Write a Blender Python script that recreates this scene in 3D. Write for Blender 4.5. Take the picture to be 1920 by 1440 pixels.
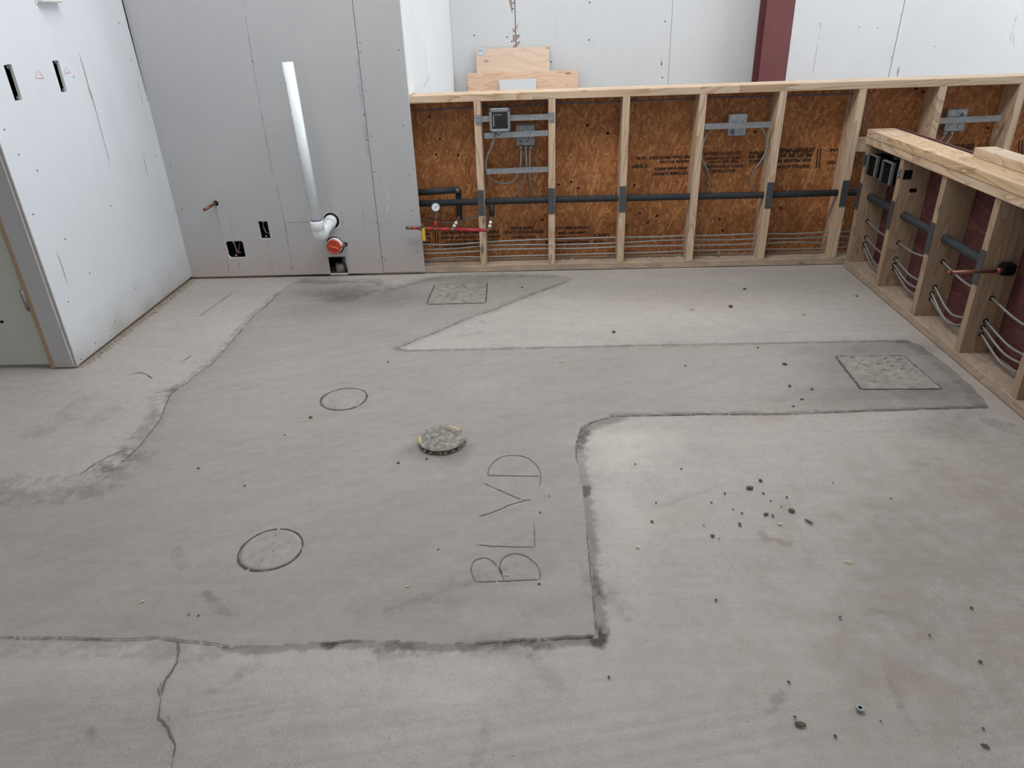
import bpy, bmesh, math, random
import numpy as np
from mathutils import Vector, Matrix

random.seed(7)
scene = bpy.context.scene
for o in list(bpy.data.objects):
    bpy.data.objects.remove(o)
COL = scene.collection

# ------------------------------------------------------------------ camera
FPX = 1346.0
CAM = np.array([0.0, 0.0, 1.3777])
RT = np.array([0.99884143, 0.03415378, -0.03390169])
UP = np.array([0.01424718, 0.46302481, 0.88623081])
FW = np.array([-0.04596545, 0.88568705, -0.46200177])
cd = bpy.data.cameras.new('camera')
cd.sensor_fit = 'HORIZONTAL'
cd.sensor_width = 36.0
cd.lens = FPX * 36.0 / 1920.0
cd.clip_start = 0.05
cam = bpy.data.objects.new('camera', cd)
COL.objects.link(cam)
cam.matrix_world = Matrix(((RT[0], UP[0], -FW[0], CAM[0]), (RT[1], UP[1], -FW[1], CAM[1]),
                           (RT[2], UP[2], -FW[2], CAM[2]), (0, 0, 0, 1)))
scene.camera = cam

# ------------------------------------------------------------------ world, light, exposure
w = bpy.data.worlds.new('overcast_sky')
scene.world = w
w.use_nodes = True
w.node_tree.nodes['Background'].inputs[0].default_value = (0.80, 0.90, 1.0, 1)
w.node_tree.nodes['Background'].inputs[1].default_value = 1.0

def area(name, loc, size, target, power, col):
    l = bpy.data.lights.new(name, 'AREA')
    l.shape = 'RECTANGLE'
    l.size, l.size_y = size
    l.energy = power
    l.color = col
    o = bpy.data.objects.new(name, l)
    COL.objects.link(o)
    o.location = loc
    d = Vector(target) - Vector(loc)
    o.rotation_euler = d.to_track_quat('-Z', 'Y').to_euler()
    return o

DAY = (0.83, 0.92, 1.0)
# daylight entering by the window openings of the right wall and the front opening; the overhead fills are added under the closed ceiling
area('daylight_right_window', (6.85, 3.0, 1.9), (3.6, 2.2), (0.0, 3.0, 1.9), 118, DAY)
area('daylight_far_window', (6.85, 5.45, 1.9), (1.0, 2.2), (0.0, 5.45, 1.9), 115, DAY)
area('daylight_front_opening', (0.6, -3.85, 1.6), (6.0, 2.8), (0.6, 3.0, 1.6), 27, (0.92, 0.96, 1.0))
area('overhead_fill', (-0.4, 2.85, 3.24), (2.4, 1.0), (-0.4, 2.85, 0.0), 74, (0.96, 0.98, 1.0))  # added fill for mid floor and grey wall, no opening above it
area('far_overhead_fill', (1.6, 5.4, 3.24), (4.0, 0.9), (1.6, 5.4, 0.0), 44, (0.88, 0.95, 1.0))  # added fill for the far room, no opening above it

vs = scene.view_settings
vs.view_transform = 'Standard'
vs.look = 'None'
vs.gamma = 1.0
vs.use_curve_mapping = False
vs.exposure = 0.0

# ------------------------------------------------------------------ measuring helpers (photo pixel -> point on a real plane)
def pl(px, py, ax, v):
    d = RT * ((px - 960.0) / FPX) - UP * ((py - 720.0) / FPX) + FW
    t = (v - CAM[ax]) / d[ax]
    return CAM + d * t

def fl(px, py):
    p = pl(px, py, 2, 0.0)
    return (float(p[0]), float(p[1]))

# ------------------------------------------------------------------ materials
def srgb(r, g, b):
    f = lambda c: (c / 255 / 12.92) if c / 255 <= 0.04045 else ((c / 255 + 0.055) / 1.055) ** 2.4
    return (f(r), f(g), f(b), 1)

class NT:
    def __init__(s, name):
        s.m = bpy.data.materials.new(name)
        s.m.use_nodes = True
        s.t = s.m.node_tree
        s.b = s.t.nodes['Principled BSDF']
    def n(s, typ, **kw):
        nd = s.t.nodes.new(typ)
        for k, v in kw.items():
            if k.startswith('i_'):
                nd.inputs[int(k[2:])].default_value = v
            else:
                setattr(nd, k, v)
        return nd
    def l(s, a, b):
        s.t.links.new(a, b)
    def ramp(s, src, stops):
        r = s.n('ShaderNodeValToRGB')
        e = r.color_ramp.elements
        while len(e) < len(stops):
            e.new(0.5)
        for el, (p, c) in zip(e, stops):
            el.position = p
            el.color = c if len(c) == 4 else (*c, 1)
        s.l(src, r.inputs[0])
        return r.outputs[0]
    def noise(s, vec, scale, detail=4, rough=0.55, dist=0.0):
        nd = s.n('ShaderNodeTexNoise')
        nd.inputs['Scale'].default_value = scale
        nd.inputs['Detail'].default_value = detail
        nd.inputs['Roughness'].default_value = rough
        nd.inputs['Distortion'].default_value = dist
        if vec is not None:
            s.l(vec, nd.inputs['Vector'])
        return nd.outputs[0]
    def math(s, op, a, b=None, c=None):
        nd = s.n('ShaderNodeMath', operation=op)
        for i, x in enumerate((a, b, c)):
            if x is None:
                continue
            if isinstance(x, (int, float)):
                nd.inputs[i].default_value = x
            else:
                s.l(x, nd.inputs[i])
        return nd.outputs[0]
    def mix(s, fac, a, b, mode='MIX'):
        nd = s.n('ShaderNodeMix', data_type='RGBA', blend_type=mode)
        for i, x in ((0, fac), (6, a), (7, b)):
            if isinstance(x, (int, float, tuple)):
                nd.inputs[i].default_value = x
            else:
                s.l(x, nd.inputs[i])
        return nd.outputs[2]
    def mapping(s, vec, scale=(1, 1, 1), rot=(0, 0, 0)):
        nd = s.n('ShaderNodeMapping')
        nd.inputs['Scale'].default_value = scale
        nd.inputs['Rotation'].default_value = rot
        s.l(vec, nd.inputs['Vector'])
        return nd.outputs[0]
    def bump(s, h, strength, dist=0.001):
        nd = s.n('ShaderNodeBump')
        nd.inputs['Strength'].default_value = strength
        nd.inputs['Distance'].default_value = dist
        s.l(h, nd.inputs['Height'])
        s.l(nd.outputs[0], s.b.inputs['Normal'])
    def out(s, col=None, rough=None, metal=None, spec=None):
        if col is not None:
            if isinstance(col, tuple):
                s.b.inputs['Base Color'].default_value = col
            else:
                s.l(col, s.b.inputs['Base Color'])
        if rough is not None:
            if isinstance(rough, (int, float)):
                s.b.inputs['Roughness'].default_value = rough
            else:
                s.l(rough, s.b.inputs['Roughness'])
        if metal is not None:
            s.b.inputs['Metallic'].default_value = metal
        if spec is not None:
            s.b.inputs['Specular IOR Level'].default_value = spec
        return s.m

def simple(name, col, rough=0.6, metal=0.0, var=0.12, scale=40.0, spec=None, bump=0.0):
    s = NT(name)
    tc = s.n('ShaderNodeTexCoord').outputs['Object']
    n = s.noise(tc, scale, 3)
    d = tuple(c * (1 - var) for c in col[:3]) + (1,)
    e = tuple(min(1, c * (1 + var)) for c in col[:3]) + (1,)
    c = s.ramp(n, [(0.25, d), (0.75, e)])
    if bump:
        s.bump(n, bump)
    return s.out(c, rough, metal, spec)

def mat_floor():
    s = NT('trowelled_concrete')
    tc = s.n('ShaderNodeTexCoord').outputs['Object']
    tone = s.n('ShaderNodeAttribute', attribute_name='tone').outputs['Fac']
    patch = s.n('ShaderNodeAttribute', attribute_name='patch').outputs['Fac']
    warm = s.n('ShaderNodeAttribute', attribute_name='warm').outputs['Fac']
    a = s.noise(tc, 1.3, 5, 0.6)
    b = s.noise(s.mapping(tc, (3.0, 14.0, 1), (0, 0, 0.35)), 1.0, 5, 0.6, 0.8)
    b2 = s.noise(s.mapping(tc, (4.0, 60.0, 1), (0, 0, 0.12)), 1.0, 4, 0.65, 0.4)
    c = s.noise(tc, 230.0, 4, 0.75)
    d = s.noise(tc, 26.0, 5, 0.7)
    sp = s.n('ShaderNodeTexVoronoi', feature='F1')
    sp.inputs['Scale'].default_value = 75.0
    s.l(tc, sp.inputs['Vector'])
    spk = s.math('LESS_THAN', sp.outputs['Distance'], 0.12)
    spk = s.math('MULTIPLY', spk, s.math('GREATER_THAN', s.noise(tc, 7.0, 2), 0.50))
    sepv = s.n('ShaderNodeSeparateColor')
    s.l(sp.outputs['Color'], sepv.inputs[0])
    sp2 = sepv.outputs[0]
    old = s.ramp(a, [(0.3, (0.350, 0.318, 0.287)), (0.7, (0.402, 0.366, 0.332))])
    new = s.ramp(a, [(0.3, (0.282, 0.254, 0.228)), (0.7, (0.326, 0.295, 0.266))])
    col = s.mix(patch, old, new)
    v = s.math('ADD', s.math('MULTIPLY', s.math('SUBTRACT', b, 0.5), 0.20),
               s.math('MULTIPLY', s.math('SUBTRACT', b2, 0.5), 0.16))
    v = s.math('ADD', v, s.math('MULTIPLY', s.math('SUBTRACT', c, 0.5), s.math('ADD', s.math('MULTIPLY', patch, -0.25), 0.75)))
    v = s.math('ADD', v, s.math('MULTIPLY', s.math('SUBTRACT', d, 0.5), 0.30))
    v = s.math('ADD', v, s.math('MULTIPLY', spk, s.math('MULTIPLY', s.math('SUBTRACT', sp2, 0.60), 0.75)))
    v = s.math('ADD', v, tone)
    v = s.math('ADD', v, 1.0)
    mul = s.n('ShaderNodeCombineColor')
    for i in range(3):
        s.l(v, mul.inputs[i])
    col = s.mix(1.0, col, mul.outputs[0], 'MULTIPLY')
    col = s.mix(warm, col, (0.30, 0.235, 0.165, 1))
    h = s.math('ADD', s.math('MULTIPLY', c, 0.5), s.math('ADD', d, s.math('MULTIPLY', b2, 0.6)))
    s.bump(h, 0.35, 0.0015)
    return s.out(col, s.math('ADD', s.math('MULTIPLY', patch, -0.08), 0.80), spec=0.25)

def mat_wood(name, axis, light, dark, rough=0.65, rings=1.0, dirt=0.0):
    s = NT(name)
    tc = s.n('ShaderNodeTexCoord').outputs['Object']
    oi = s.n('ShaderNodeObjectInfo').outputs['Random']
    add = s.n('ShaderNodeVectorMath', operation='ADD')
    sc = s.n('ShaderNodeVectorMath', operation='SCALE')
    cx = s.n('ShaderNodeCombineXYZ')
    for i in range(3):
        s.l(oi, cx.inputs[i])
    s.l(cx.outputs[0], sc.inputs[0])
    sc.inputs['Scale'].default_value = 37.0
    s.l(tc, add.inputs[0])
    s.l(sc.outputs[0], add.inputs[1])
    v = add.outputs[0]
    k = [55.0, 55.0, 55.0]
    k[axis] = 1.6
    st = s.mapping(v, tuple(k))
    k2 = [9.0, 9.0, 9.0]
    k2[axis] = 1.1
    st2 = s.mapping(v, tuple(k2))
    big = s.noise(st2, 1.0, 2, 0.5, 0.6)
    ring = s.math('MULTIPLY', big, 13.0 * rings)
    ring = s.math('FRACT', ring)
    ring = s.math('POWER', ring, 2.2)
    fine = s.noise(st, 1.0, 4, 0.6)
    f = s.math('ADD', s.math('MULTIPLY', ring, 0.55), s.math('MULTIPLY', fine, 0.5))
    col = s.ramp(f, [(0.15, light), (0.55, tuple((a + b) / 2 for a, b in zip(light, dark))), (0.95, dark)])
    kn = s.n('ShaderNodeTexVoronoi', feature='F1')
    kk = [10.0, 10.0, 10.0]
    kk[axis] = 4.0
    s.l(s.mapping(v, tuple(kk)), kn.inputs['Vector'])
    kn.inputs['Scale'].default_value = 1.0
    knot = s.ramp(kn.outputs['Distance'], [(0.05, (1, 1, 1)), (0.13, (0, 0, 0))])
    col = s.mix(s.math('MULTIPLY', knot, 0.75), col, tuple(c * 0.35 for c in dark[:3]) + (1,))
    if dirt:
        dn = s.noise(tc, 9.0, 5, 0.65)
        col = s.mix(s.math('MULTIPLY', s.ramp(dn, [(0.40, (0, 0, 0)), (0.65, (1, 1, 1))]), dirt), col, (0.26, 0.22, 0.18, 1))
    s.bump(fine, 0.15, 0.0008)
    return s.out(col, rough, spec=0.25)

def mat_osb(name, stops, seed=0.0):
    s = NT(name)
    tc = s.n('ShaderNodeTexCoord').outputs['Object']
    layers = []
    wob = s.n('ShaderNodeTexNoise')
    wob.inputs['Scale'].default_value = 5.0
    wob.inputs['Detail'].default_value = 3
    s.l(tc, wob.inputs['Vector'])
    for i, (ang, sx, sz) in enumerate(((0.1, 15, 75), (-0.45, 18, 90), (0.65, 20, 85), (-1.0, 22, 80), (1.25, 24, 85))):
        m = s.n('ShaderNodeMapping')
        m.inputs['Rotation'].default_value = (0, ang, 0)
        m.inputs['Location'].default_value = (seed + i * 3.1, 0, i * 1.7)
        s.l(tc, m.inputs['Vector'])
        m2 = s.n('ShaderNodeMapping')
        m2.inputs['Scale'].default_value = (sx, 1, sz)
        s.l(m.outputs[0], m2.inputs['Vector'])
        mx = s.n('ShaderNodeVectorMath', operation='ADD')
        scv = s.n('ShaderNodeVectorMath', operation='SCALE')
        scv.inputs['Scale'].default_value = 6.0
        s.l(wob.outputs[1], scv.inputs[0])
        s.l(m2.outputs[0], mx.inputs[0])
        s.l(scv.outputs[0], mx.inputs[1])
        vo = s.n('ShaderNodeTexVoronoi', feature='F1')
        vo.inputs['Scale'].default_value = 1.0
        s.l(mx.outputs[0], vo.inputs['Vector'])
        sepc = s.n('ShaderNodeSeparateColor')
        s.l(vo.outputs['Color'], sepc.inputs[0])
        grain = s.noise(s.mapping(mx.outputs[0], (0.35, 1, 3)), 1.0, 4, 0.65)
        cell = s.math('POWER', sepc.outputs[0], 2.0)
        layers.append((s.math('ADD', s.math('MULTIPLY', cell, 0.42), s.math('MULTIPLY', grain, 0.62)), sepc.outputs[1]))
    val = layers[0][0]
    for j, (lv, lm) in enumerate(layers[1:]):
        f = s.math('GREATER_THAN', lm, 0.60)
        nd = s.n('ShaderNodeMix', data_type='FLOAT')
        s.l(f, nd.inputs[0])
        s.l(val, nd.inputs[2])
        s.l(lv, nd.inputs[3])
        val = nd.outputs[0]
    big = s.noise(tc, 3.5, 3)
    val = s.math('ADD', val, s.math('MULTIPLY', s.math('SUBTRACT', big, 0.5), 0.45))
    col = s.ramp(val, stops)
    s.bump(val, 0.3, 0.001)
    return s.out(col, 0.62, spec=0.3)

def mat_drywall(name, c0, c1, dirt=0.0, dirt_shade_col=(0.33, 0.28, 0.22, 1), dirt_shade_h=0.22):  # foot tint: dirt, on the grey wall also painted shade
    s = NT(name)
    tc = s.n('ShaderNodeTexCoord').outputs['Object']
    a = s.noise(tc, 1.7, 4, 0.6)
    b = s.noise(s.mapping(tc, (3, 3, 0.6)), 6.0, 4, 0.6)
    f = s.math('ADD', s.math('MULTIPLY', a, 0.7), s.math('MULTIPLY', b, 0.3))
    col = s.ramp(f, [(0.3, c0), (0.7, c1)])
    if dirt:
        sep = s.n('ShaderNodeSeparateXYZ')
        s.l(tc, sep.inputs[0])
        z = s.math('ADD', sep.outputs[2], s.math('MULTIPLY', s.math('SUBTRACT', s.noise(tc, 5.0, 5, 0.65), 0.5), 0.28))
        df = s.math('MULTIPLY', s.ramp(s.math('DIVIDE', z, dirt_shade_h), [(0.0, (1, 1, 1)), (0.35, (0.4,) * 3), (1.0, (0, 0, 0))]), dirt)
        col = s.mix(df, col, dirt_shade_col)
        vo = s.n('ShaderNodeTexVoronoi', feature='F1')
        vo.inputs['Scale'].default_value = 38.0
        s.l(tc, vo.inputs['Vector'])
        spk = s.math('MULTIPLY', s.math('LESS_THAN', vo.outputs['Distance'], 0.10),
                     s.math('LESS_THAN', s.math('ADD', sep.outputs[2], s.noise(tc, 3.0, 2)), 0.75))
        col = s.mix(s.math('MULTIPLY', spk, 0.5), col, (0.15, 0.13, 0.12, 1))
    s.bump(s.noise(tc, 300, 2), 0.06, 0.0005)
    return s.out(col, 0.85, spec=0.2)

M = {}
M['floor'] = mat_floor()
PL_, PD_ = (0.64, 0.49, 0.35, 1), (0.36, 0.215, 0.115, 1)
for i, a in enumerate('xyz'):
    M['fir_' + a] = mat_wood('shaded_wood_grain_' + a, i, (0.40, 0.275, 0.18, 1), (0.23, 0.135, 0.075, 1), dirt=0.25)  # right stud wood, browned and darkened to paint in its shade
    M['pine_' + a] = mat_wood('pine_grain_' + a, i, PL_, PD_)
    M['pine_dirty_' + a] = mat_wood('dusty_pine_grain_' + a, i, (0.52, 0.39, 0.28, 1), (0.34, 0.23, 0.15, 1), dirt=0.6)
    M['ply_' + a] = mat_wood('plywood_grain_' + a, i, (0.80, 0.63, 0.48, 1), (0.70, 0.49, 0.34, 1), rings=0.6)
M['osb'] = mat_osb('oriented_strand_board', [(0.10, (0.10, 0.036, 0.013)), (0.28, (0.235, 0.082, 0.026)), (0.50, (0.36, 0.142, 0.046)), (0.72, (0.47, 0.215, 0.080)), (1.0, (0.62, 0.37, 0.18))])
M['maroon_board'] = mat_osb('maroon_strand_board', [(0.05, (0.05, 0.016, 0.016)), (0.5, (0.115, 0.040, 0.038)), (1.0, (0.19, 0.075, 0.068))], 5.0)
M['grey_wall'] = mat_drywall('grey_drywall_paper', (0.415, 0.408, 0.408), (0.455, 0.447, 0.447), 0.75, (0.45, 0.355, 0.305, 1), 0.40)  # low warm tint paints the shadow band and floor bounce, with some dirt
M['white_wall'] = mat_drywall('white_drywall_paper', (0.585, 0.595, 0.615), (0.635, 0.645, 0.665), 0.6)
M['far_wall'] = mat_drywall('pale_drywall_paper', (0.66, 0.66, 0.66), (0.72, 0.72, 0.72))
M['mauve_wall'] = mat_drywall('taupe_drywall_paper', (0.40, 0.375, 0.375), (0.46, 0.43, 0.43), 0.3)
M['gypsum'] = simple('gypsum_core', (0.78, 0.76, 0.72, 1), 0.9)
M['door'] = mat_drywall('dusty_painted_door', (0.56, 0.57, 0.52), (0.64, 0.65, 0.60), 0.45)
M['brown_jamb'] = simple('brown_wood_jamb', (0.34, 0.22, 0.13, 1), 0.6)
M['ceiling'] = simple('white_ceiling_paint', (0.80, 0.80, 0.80, 1), 0.9, var=0.03)
M['red_steel'] = simple('red_oxide_primer', (0.165, 0.050, 0.052, 1), 0.55, var=0.12, scale=9)
M['steel'] = simple('galvanized_steel', (0.30, 0.305, 0.31, 1), 0.45, 0.8, var=0.2, scale=60)
M['plate'] = simple('grey_nail_plate', (0.085, 0.090, 0.098, 1), 0.5, 0.5, var=0.12)
M['dull_steel'] = simple('dull_box_steel', (0.20, 0.19, 0.178, 1), 0.5, 0.6, var=0.3, scale=70)
M['foam'] = simple('black_pipe_foam', (0.022, 0.024, 0.028, 1), 0.75, var=0.3, scale=50, bump=0.15)
M['black'] = simple('black_void', (0.006, 0.006, 0.007, 1), 0.9, spec=0.1)
M['pvc'] = simple('white_pvc', (0.80, 0.83, 0.84, 1), 0.30, var=0.03)
M['purple'] = simple('purple_primer', (0.20, 0.12, 0.26, 1), 0.5)
M['cap'] = simple('orange_red_plastic', (0.62, 0.085, 0.030, 1), 0.4, var=0.15)
M['copper'] = simple('copper_tube', (0.21, 0.088, 0.062, 1), 0.42, 0.65, var=0.3)
M['brass'] = simple('tarnished_brass', (0.20, 0.135, 0.075, 1), 0.5, 0.7, var=0.3)
M['redpipe'] = simple('red_plastic_tube', (0.42, 0.022, 0.030, 1), 0.4, var=0.12)
M['yellow'] = simple('yellow_handle', (0.72, 0.46, 0.02, 1), 0.45)
M['white'] = simple('white_plastic', (0.75, 0.75, 0.73, 1), 0.45, var=0.05)
M['ink'] = simple('black_stencil_ink', (0.010, 0.007, 0.006, 1), 0.9)
M['pencil'] = simple('pencil_graphite', (0.27, 0.265, 0.265, 1), 0.8)
M['faint'] = simple('faint_blue_print', (0.335, 0.35, 0.375, 1), 0.8)
M['scuff'] = simple('torn_brown_paper', (0.36, 0.27, 0.22, 1), 0.85)
M['redink'] = simple('red_marker', (0.50, 0.10, 0.10, 1), 0.8)
M['joint'] = simple('dirt_filled_joint', (0.075, 0.066, 0.057, 1), 0.95, var=0.35, scale=120)
M['scribe'] = simple('scribed_groove', (0.135, 0.120, 0.107, 1), 0.95, var=0.35, scale=200)
M['crack'] = simple('dusty_crack', (0.135, 0.118, 0.104, 1), 0.95, var=0.3, scale=150)
M['mud'] = simple('dark_mud', (0.105, 0.078, 0.058, 1), 0.95, var=0.4, scale=180, bump=0.5)
M['chip'] = simple('pale_wood_chip', (0.62, 0.48, 0.27, 1), 0.7)
M['crumbs'] = simple('dusty_rubble', (0.36, 0.30, 0.24, 1), 0.95, var=0.35, scale=60)
M['hatch'] = simple('rough_hatch_concrete', (0.275, 0.248, 0.218, 1), 0.9, var=0.28, scale=26, bump=0.6)
M['drain_fill'] = simple('rough_mortar', (0.235, 0.215, 0.185, 1), 0.9, var=0.65, scale=45, bump=0.8)
M['cream'] = simple('cream_plastic_rim', (0.50, 0.38, 0.20, 1), 0.6, var=0.35)
M['wire_blue'] = simple('blue_grey_wire', (0.07, 0.085, 0.17, 1), 0.5)
M['sticker'] = simple('pale_blue_sticker', (0.62, 0.72, 0.80, 1), 0.5, var=0.05)
M['stickerink'] = simple('sticker_blue_ink', (0.08, 0.20, 0.42, 1), 0.5)
def mat_conduit():
    s = NT('armoured_conduit')
    tc = s.n('ShaderNodeTexCoord').outputs['Object']
    n = s.noise(tc, 220.0, 2)
    col = s.ramp(n, [(0.3, (0.21, 0.205, 0.19)), (0.7, (0.36, 0.35, 0.33))])
    s.bump(n, 0.3, 0.001)
    return s.out(col, 0.5, 0.55)
M['conduit'] = mat_conduit()
M['dull_rim'] = simple('grey_cast_rim', (0.22, 0.235, 0.245, 1), 0.45, 0.3, var=0.25, scale=90)
def mat_glass():
    s = NT('smoked_glass_face')
    return s.out((0.012, 0.014, 0.016, 1), 0.08, 0.0, 0.6)
M['glass'] = mat_glass()
def mat_window():
    s = NT('clear_window_glass')
    s.b.inputs['Transmission Weight'].default_value = 1.0
    return s.out((0.95, 0.97, 0.97, 1), 0.0)
M['window'] = mat_window()

# ------------------------------------------------------------------ object helpers
def mesh_obj(name, me, mat, parent=None, smooth=False):
    o = bpy.data.objects.new(name, me)
    COL.objects.link(o)
    if mat is not None and not me.materials:
        for m in (mat if isinstance(mat, (list, tuple)) else [mat]):
            me.materials.append(M[m] if isinstance(m, str) else m)
    if smooth:
        me.polygons.foreach_set('use_smooth', [True] * len(me.polygons))
    if parent is not None:
        set_parent(o, parent)
    return o

def wloc(o):
    v = o.location.copy()
    return v if o.parent is None else v + wloc(o.parent)

def set_parent(o, parent):
    """keep o at its present (world) place; parents are never rotated"""
    o.parent = parent
    o.location = o.location - wloc(parent)

def tag(o, label=None, cat=None, group=None, kind=None):
    if label: o['label'] = label
    if cat: o['category'] = cat
    if group: o['group'] = group
    if kind: o['kind'] = kind
    return o

def empty(name, loc, label, cat, group=None, kind=None):
    o = bpy.data.objects.new(name, None)
    o.empty_display_size = 0.1
    COL.objects.link(o)
    o.location = loc
    return tag(o, label, cat, group, kind)

def build(name, verts, faces, mat, parent=None, smooth=False, center=True):
    me = bpy.data.meshes.new(name)
    V = np.array(verts, float)
    c = (V.min(0) + V.max(0)) / 2 if center else np.zeros(3)
    me.from_pydata([tuple(v) for v in V - c], [], faces)
    me.update()
    o = mesh_obj(name, me, mat, None, smooth)
    o.location = c
    if parent is not None:
        set_parent(o, parent)
    return o

def bm_obj(name, bm, mat, parent=None, smooth=False, loc=(0, 0, 0)):
    me = bpy.data.meshes.new(name)
    bmesh.ops.recalc_face_normals(bm, faces=bm.faces)
    bm.to_mesh(me)
    bm.free()
    o = mesh_obj(name, me, mat, None, smooth)
    o.location = loc
    if parent is not None:
        set_parent(o, parent)
    return o

def box(name, lo, hi, mat, parent=None, bevel=0.0, rot=None):
    lo, hi = np.array(lo, float), np.array(hi, float)
    c, d = (lo + hi) / 2, hi - lo
    bm = bmesh.new()
    bmesh.ops.create_cube(bm, size=1.0)
    for v in bm.verts:
        v.co = Vector((v.co.x * d[0], v.co.y * d[1], v.co.z * d[2]))
    if bevel:
        bmesh.ops.bevel(bm, geom=list(bm.edges), offset=bevel, segments=1, affect='EDGES')
    o = bm_obj(name, bm, mat, None, False, tuple(c))
    if rot:
        o.rotation_euler = rot
    if parent is not None:
        set_parent(o, parent)
    return o

def catmull(pts, n=8):
    P = [np.array(p, float) for p in pts]
    if len(P) < 3:
        return P
    P = [2 * P[0] - P[1]] + P + [2 * P[-1] - P[-2]]
    out = []
    for i in range(1, len(P) - 2):
        for k in range(n):
            t = k / n
            a, b, c, d = P[i - 1:i + 3]
            out.append(0.5 * (2 * b + (c - a) * t + (2 * a - 5 * b + 4 * c - d) * t * t + (3 * b - a - 3 * c + d) * t ** 3))
    out.append(P[-2])
    return out

def tube_geo(pts, r, sides=10, cap=True):
    P = [np.array(p, float) for p in pts]
    R = r if isinstance(r, (list, tuple)) else [r] * len(P)
    V, F = [], []
    t0 = P[1] - P[0]
    t0 /= np.linalg.norm(t0)
    ref = np.array([0, 0, 1.0]) if abs(t0[2]) < 0.9 else np.array([1.0, 0, 0])
    u = np.cross(t0, ref); u /= np.linalg.norm(u)
    for i, p in enumerate(P):
        a = P[max(i - 1, 0)]; b = P[min(i + 1, len(P) - 1)]
        t = b - a; t /= np.linalg.norm(t)
        u = u - t * u.dot(t); u /= np.linalg.norm(u)
        v = np.cross(t, u)
        for k in range(sides):
            an = 2 * math.pi * k / sides
            V.append(p + R[i] * (math.cos(an) * u + math.sin(an) * v))
    for i in range(len(P) - 1):
        for k in range(sides):
            a = i * sides + k; b = i * sides + (k + 1) % sides
            F.append((a, b, b + sides, a + sides))
    if cap:
        F.append(tuple(range(sides - 1, -1, -1)))
        F.append(tuple((len(P) - 1) * sides + k for k in range(sides)))
    return V, F

def tube(name, pts, r, mat, parent=None, sides=10, curve=0):
    if curve:
        pts = catmull(pts, curve)
    V, F = tube_geo(pts, r, sides)
    o = build(name, V, F, mat, parent, True)
    # keep cap edges crisp
    for p in o.data.polygons:
        if len(p.vertices) > 4:
            p.use_smooth = False
    return o

def lathe(name, prof, origin, axis, mat, parent=None, sides=20, smooth=True):
    """prof = [(radius, distance along axis)]"""
    ax = Vector(axis).normalized()
    q = Vector((0, 0, 1)).rotation_difference(ax)
    V, F = [], []
    for r, h in prof:
        for k in range(sides):
            a = 2 * math.pi * k / sides
            p = q @ Vector((r * math.cos(a), r * math.sin(a), h)) + Vector(origin)
            V.append(tuple(p))
    for i in range(len(prof) - 1):
        for k in range(sides):
            a = i * sides + k; b = i * sides + (k + 1) % sides
            F.append((a, b, b + sides, a + sides))
    F.append(tuple(range(sides - 1, -1, -1)))
    F.append(tuple((len(prof) - 1) * sides + k for k in range(sides)))
    o = build(name, V, F, mat, parent, smooth)
    for p in o.data.polygons:
        if len(p.vertices) > 4:
            p.use_smooth = False
    return o

def plate2d(outer, holes, thick):
    """flat plate with real holes: returns list of verts (u,v,w) and faces, w from 0 (front) to thick"""
    cu = bpy.data.curves.new('tmp', 'CURVE')
    cu.dimensions = '2D'
    cu.fill_mode = 'BOTH'
    cu.extrude = thick / 2
    for poly in [outer] + holes:
        sp = cu.splines.new('POLY')
        sp.points.add(len(poly) - 1)
        for p, (a, b) in zip(sp.points, poly):
            p.co = (a, b, 0, 1)
        sp.use_cyclic_u = True
    o = bpy.data.objects.new('tmp', cu)
    COL.objects.link(o)
    dg = bpy.context.evaluated_depsgraph_get()
    me = bpy.data.meshes.new_from_object(o.evaluated_get(dg))
    V = [(v.co.x, v.co.y, v.co.z + thick / 2) for v in me.vertices]
    F = [tuple(p.vertices) for p in me.polygons]
    bpy.data.objects.remove(o)
    bpy.data.curves.remove(cu)
    bpy.data.meshes.remove(me)
    return V, F

def circ(cx, cy, r, n=20):
    return [(cx + r * math.cos(2 * math.pi * k / n), cy + r * math.sin(2 * math.pi * k / n)) for k in range(n)]

def rect(x0, y0, x1, y1, j=0.0):
    r = lambda: random.uniform(-j, j)
    return [(x0 + r(), y0 + r()), (x1 + r(), y0 + r()), (x1 + r(), y1 + r()), (x0 + r(), y1 + r())]

def wall_plate(name, outer, holes, thick, fmap, normal_axis, mats, parent=None):
    """fmap maps (u,v,w) to world; faces not along normal_axis get material 1 (core)"""
    V, F = plate2d(outer, holes, thick)
    W = [fmap(*v) for v in V]
    o = build(name, W, F, mats, parent, False, center=False)
    me = o.data
    bm = bmesh.new(); bm.from_mesh(me)
    bmesh.ops.remove_doubles(bm, verts=bm.verts, dist=1e-5)
    bmesh.ops.recalc_face_normals(bm, faces=bm.faces)
    bm.to_mesh(me); bm.free()
    if len(mats) > 1:
        for p in me.polygons:
            p.material_index = 0 if abs(p.normal[normal_axis]) > 0.7 else 1
    return o

def text_geo(s, size, shear=0.0, bold=0.0):
    cu = bpy.data.curves.new('tmp', 'FONT')
    cu.body = s
    cu.size = size
    cu.shear = shear
    cu.align_x = 'LEFT'
    cu.offset = bold
    cu.resolution_u = 2
    o = bpy.data.objects.new('tmp', cu)
    COL.objects.link(o)
    dg = bpy.context.evaluated_depsgraph_get()
    me = bpy.data.meshes.new_from_object(o.evaluated_get(dg))
    V = np.array([v.co[:] for v in me.vertices])
    F = [tuple(p.vertices) for p in me.polygons]
    bpy.data.objects.remove(o)
    bpy.data.curves.remove(cu)
    bpy.data.meshes.remove(me)
    return V, F

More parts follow.
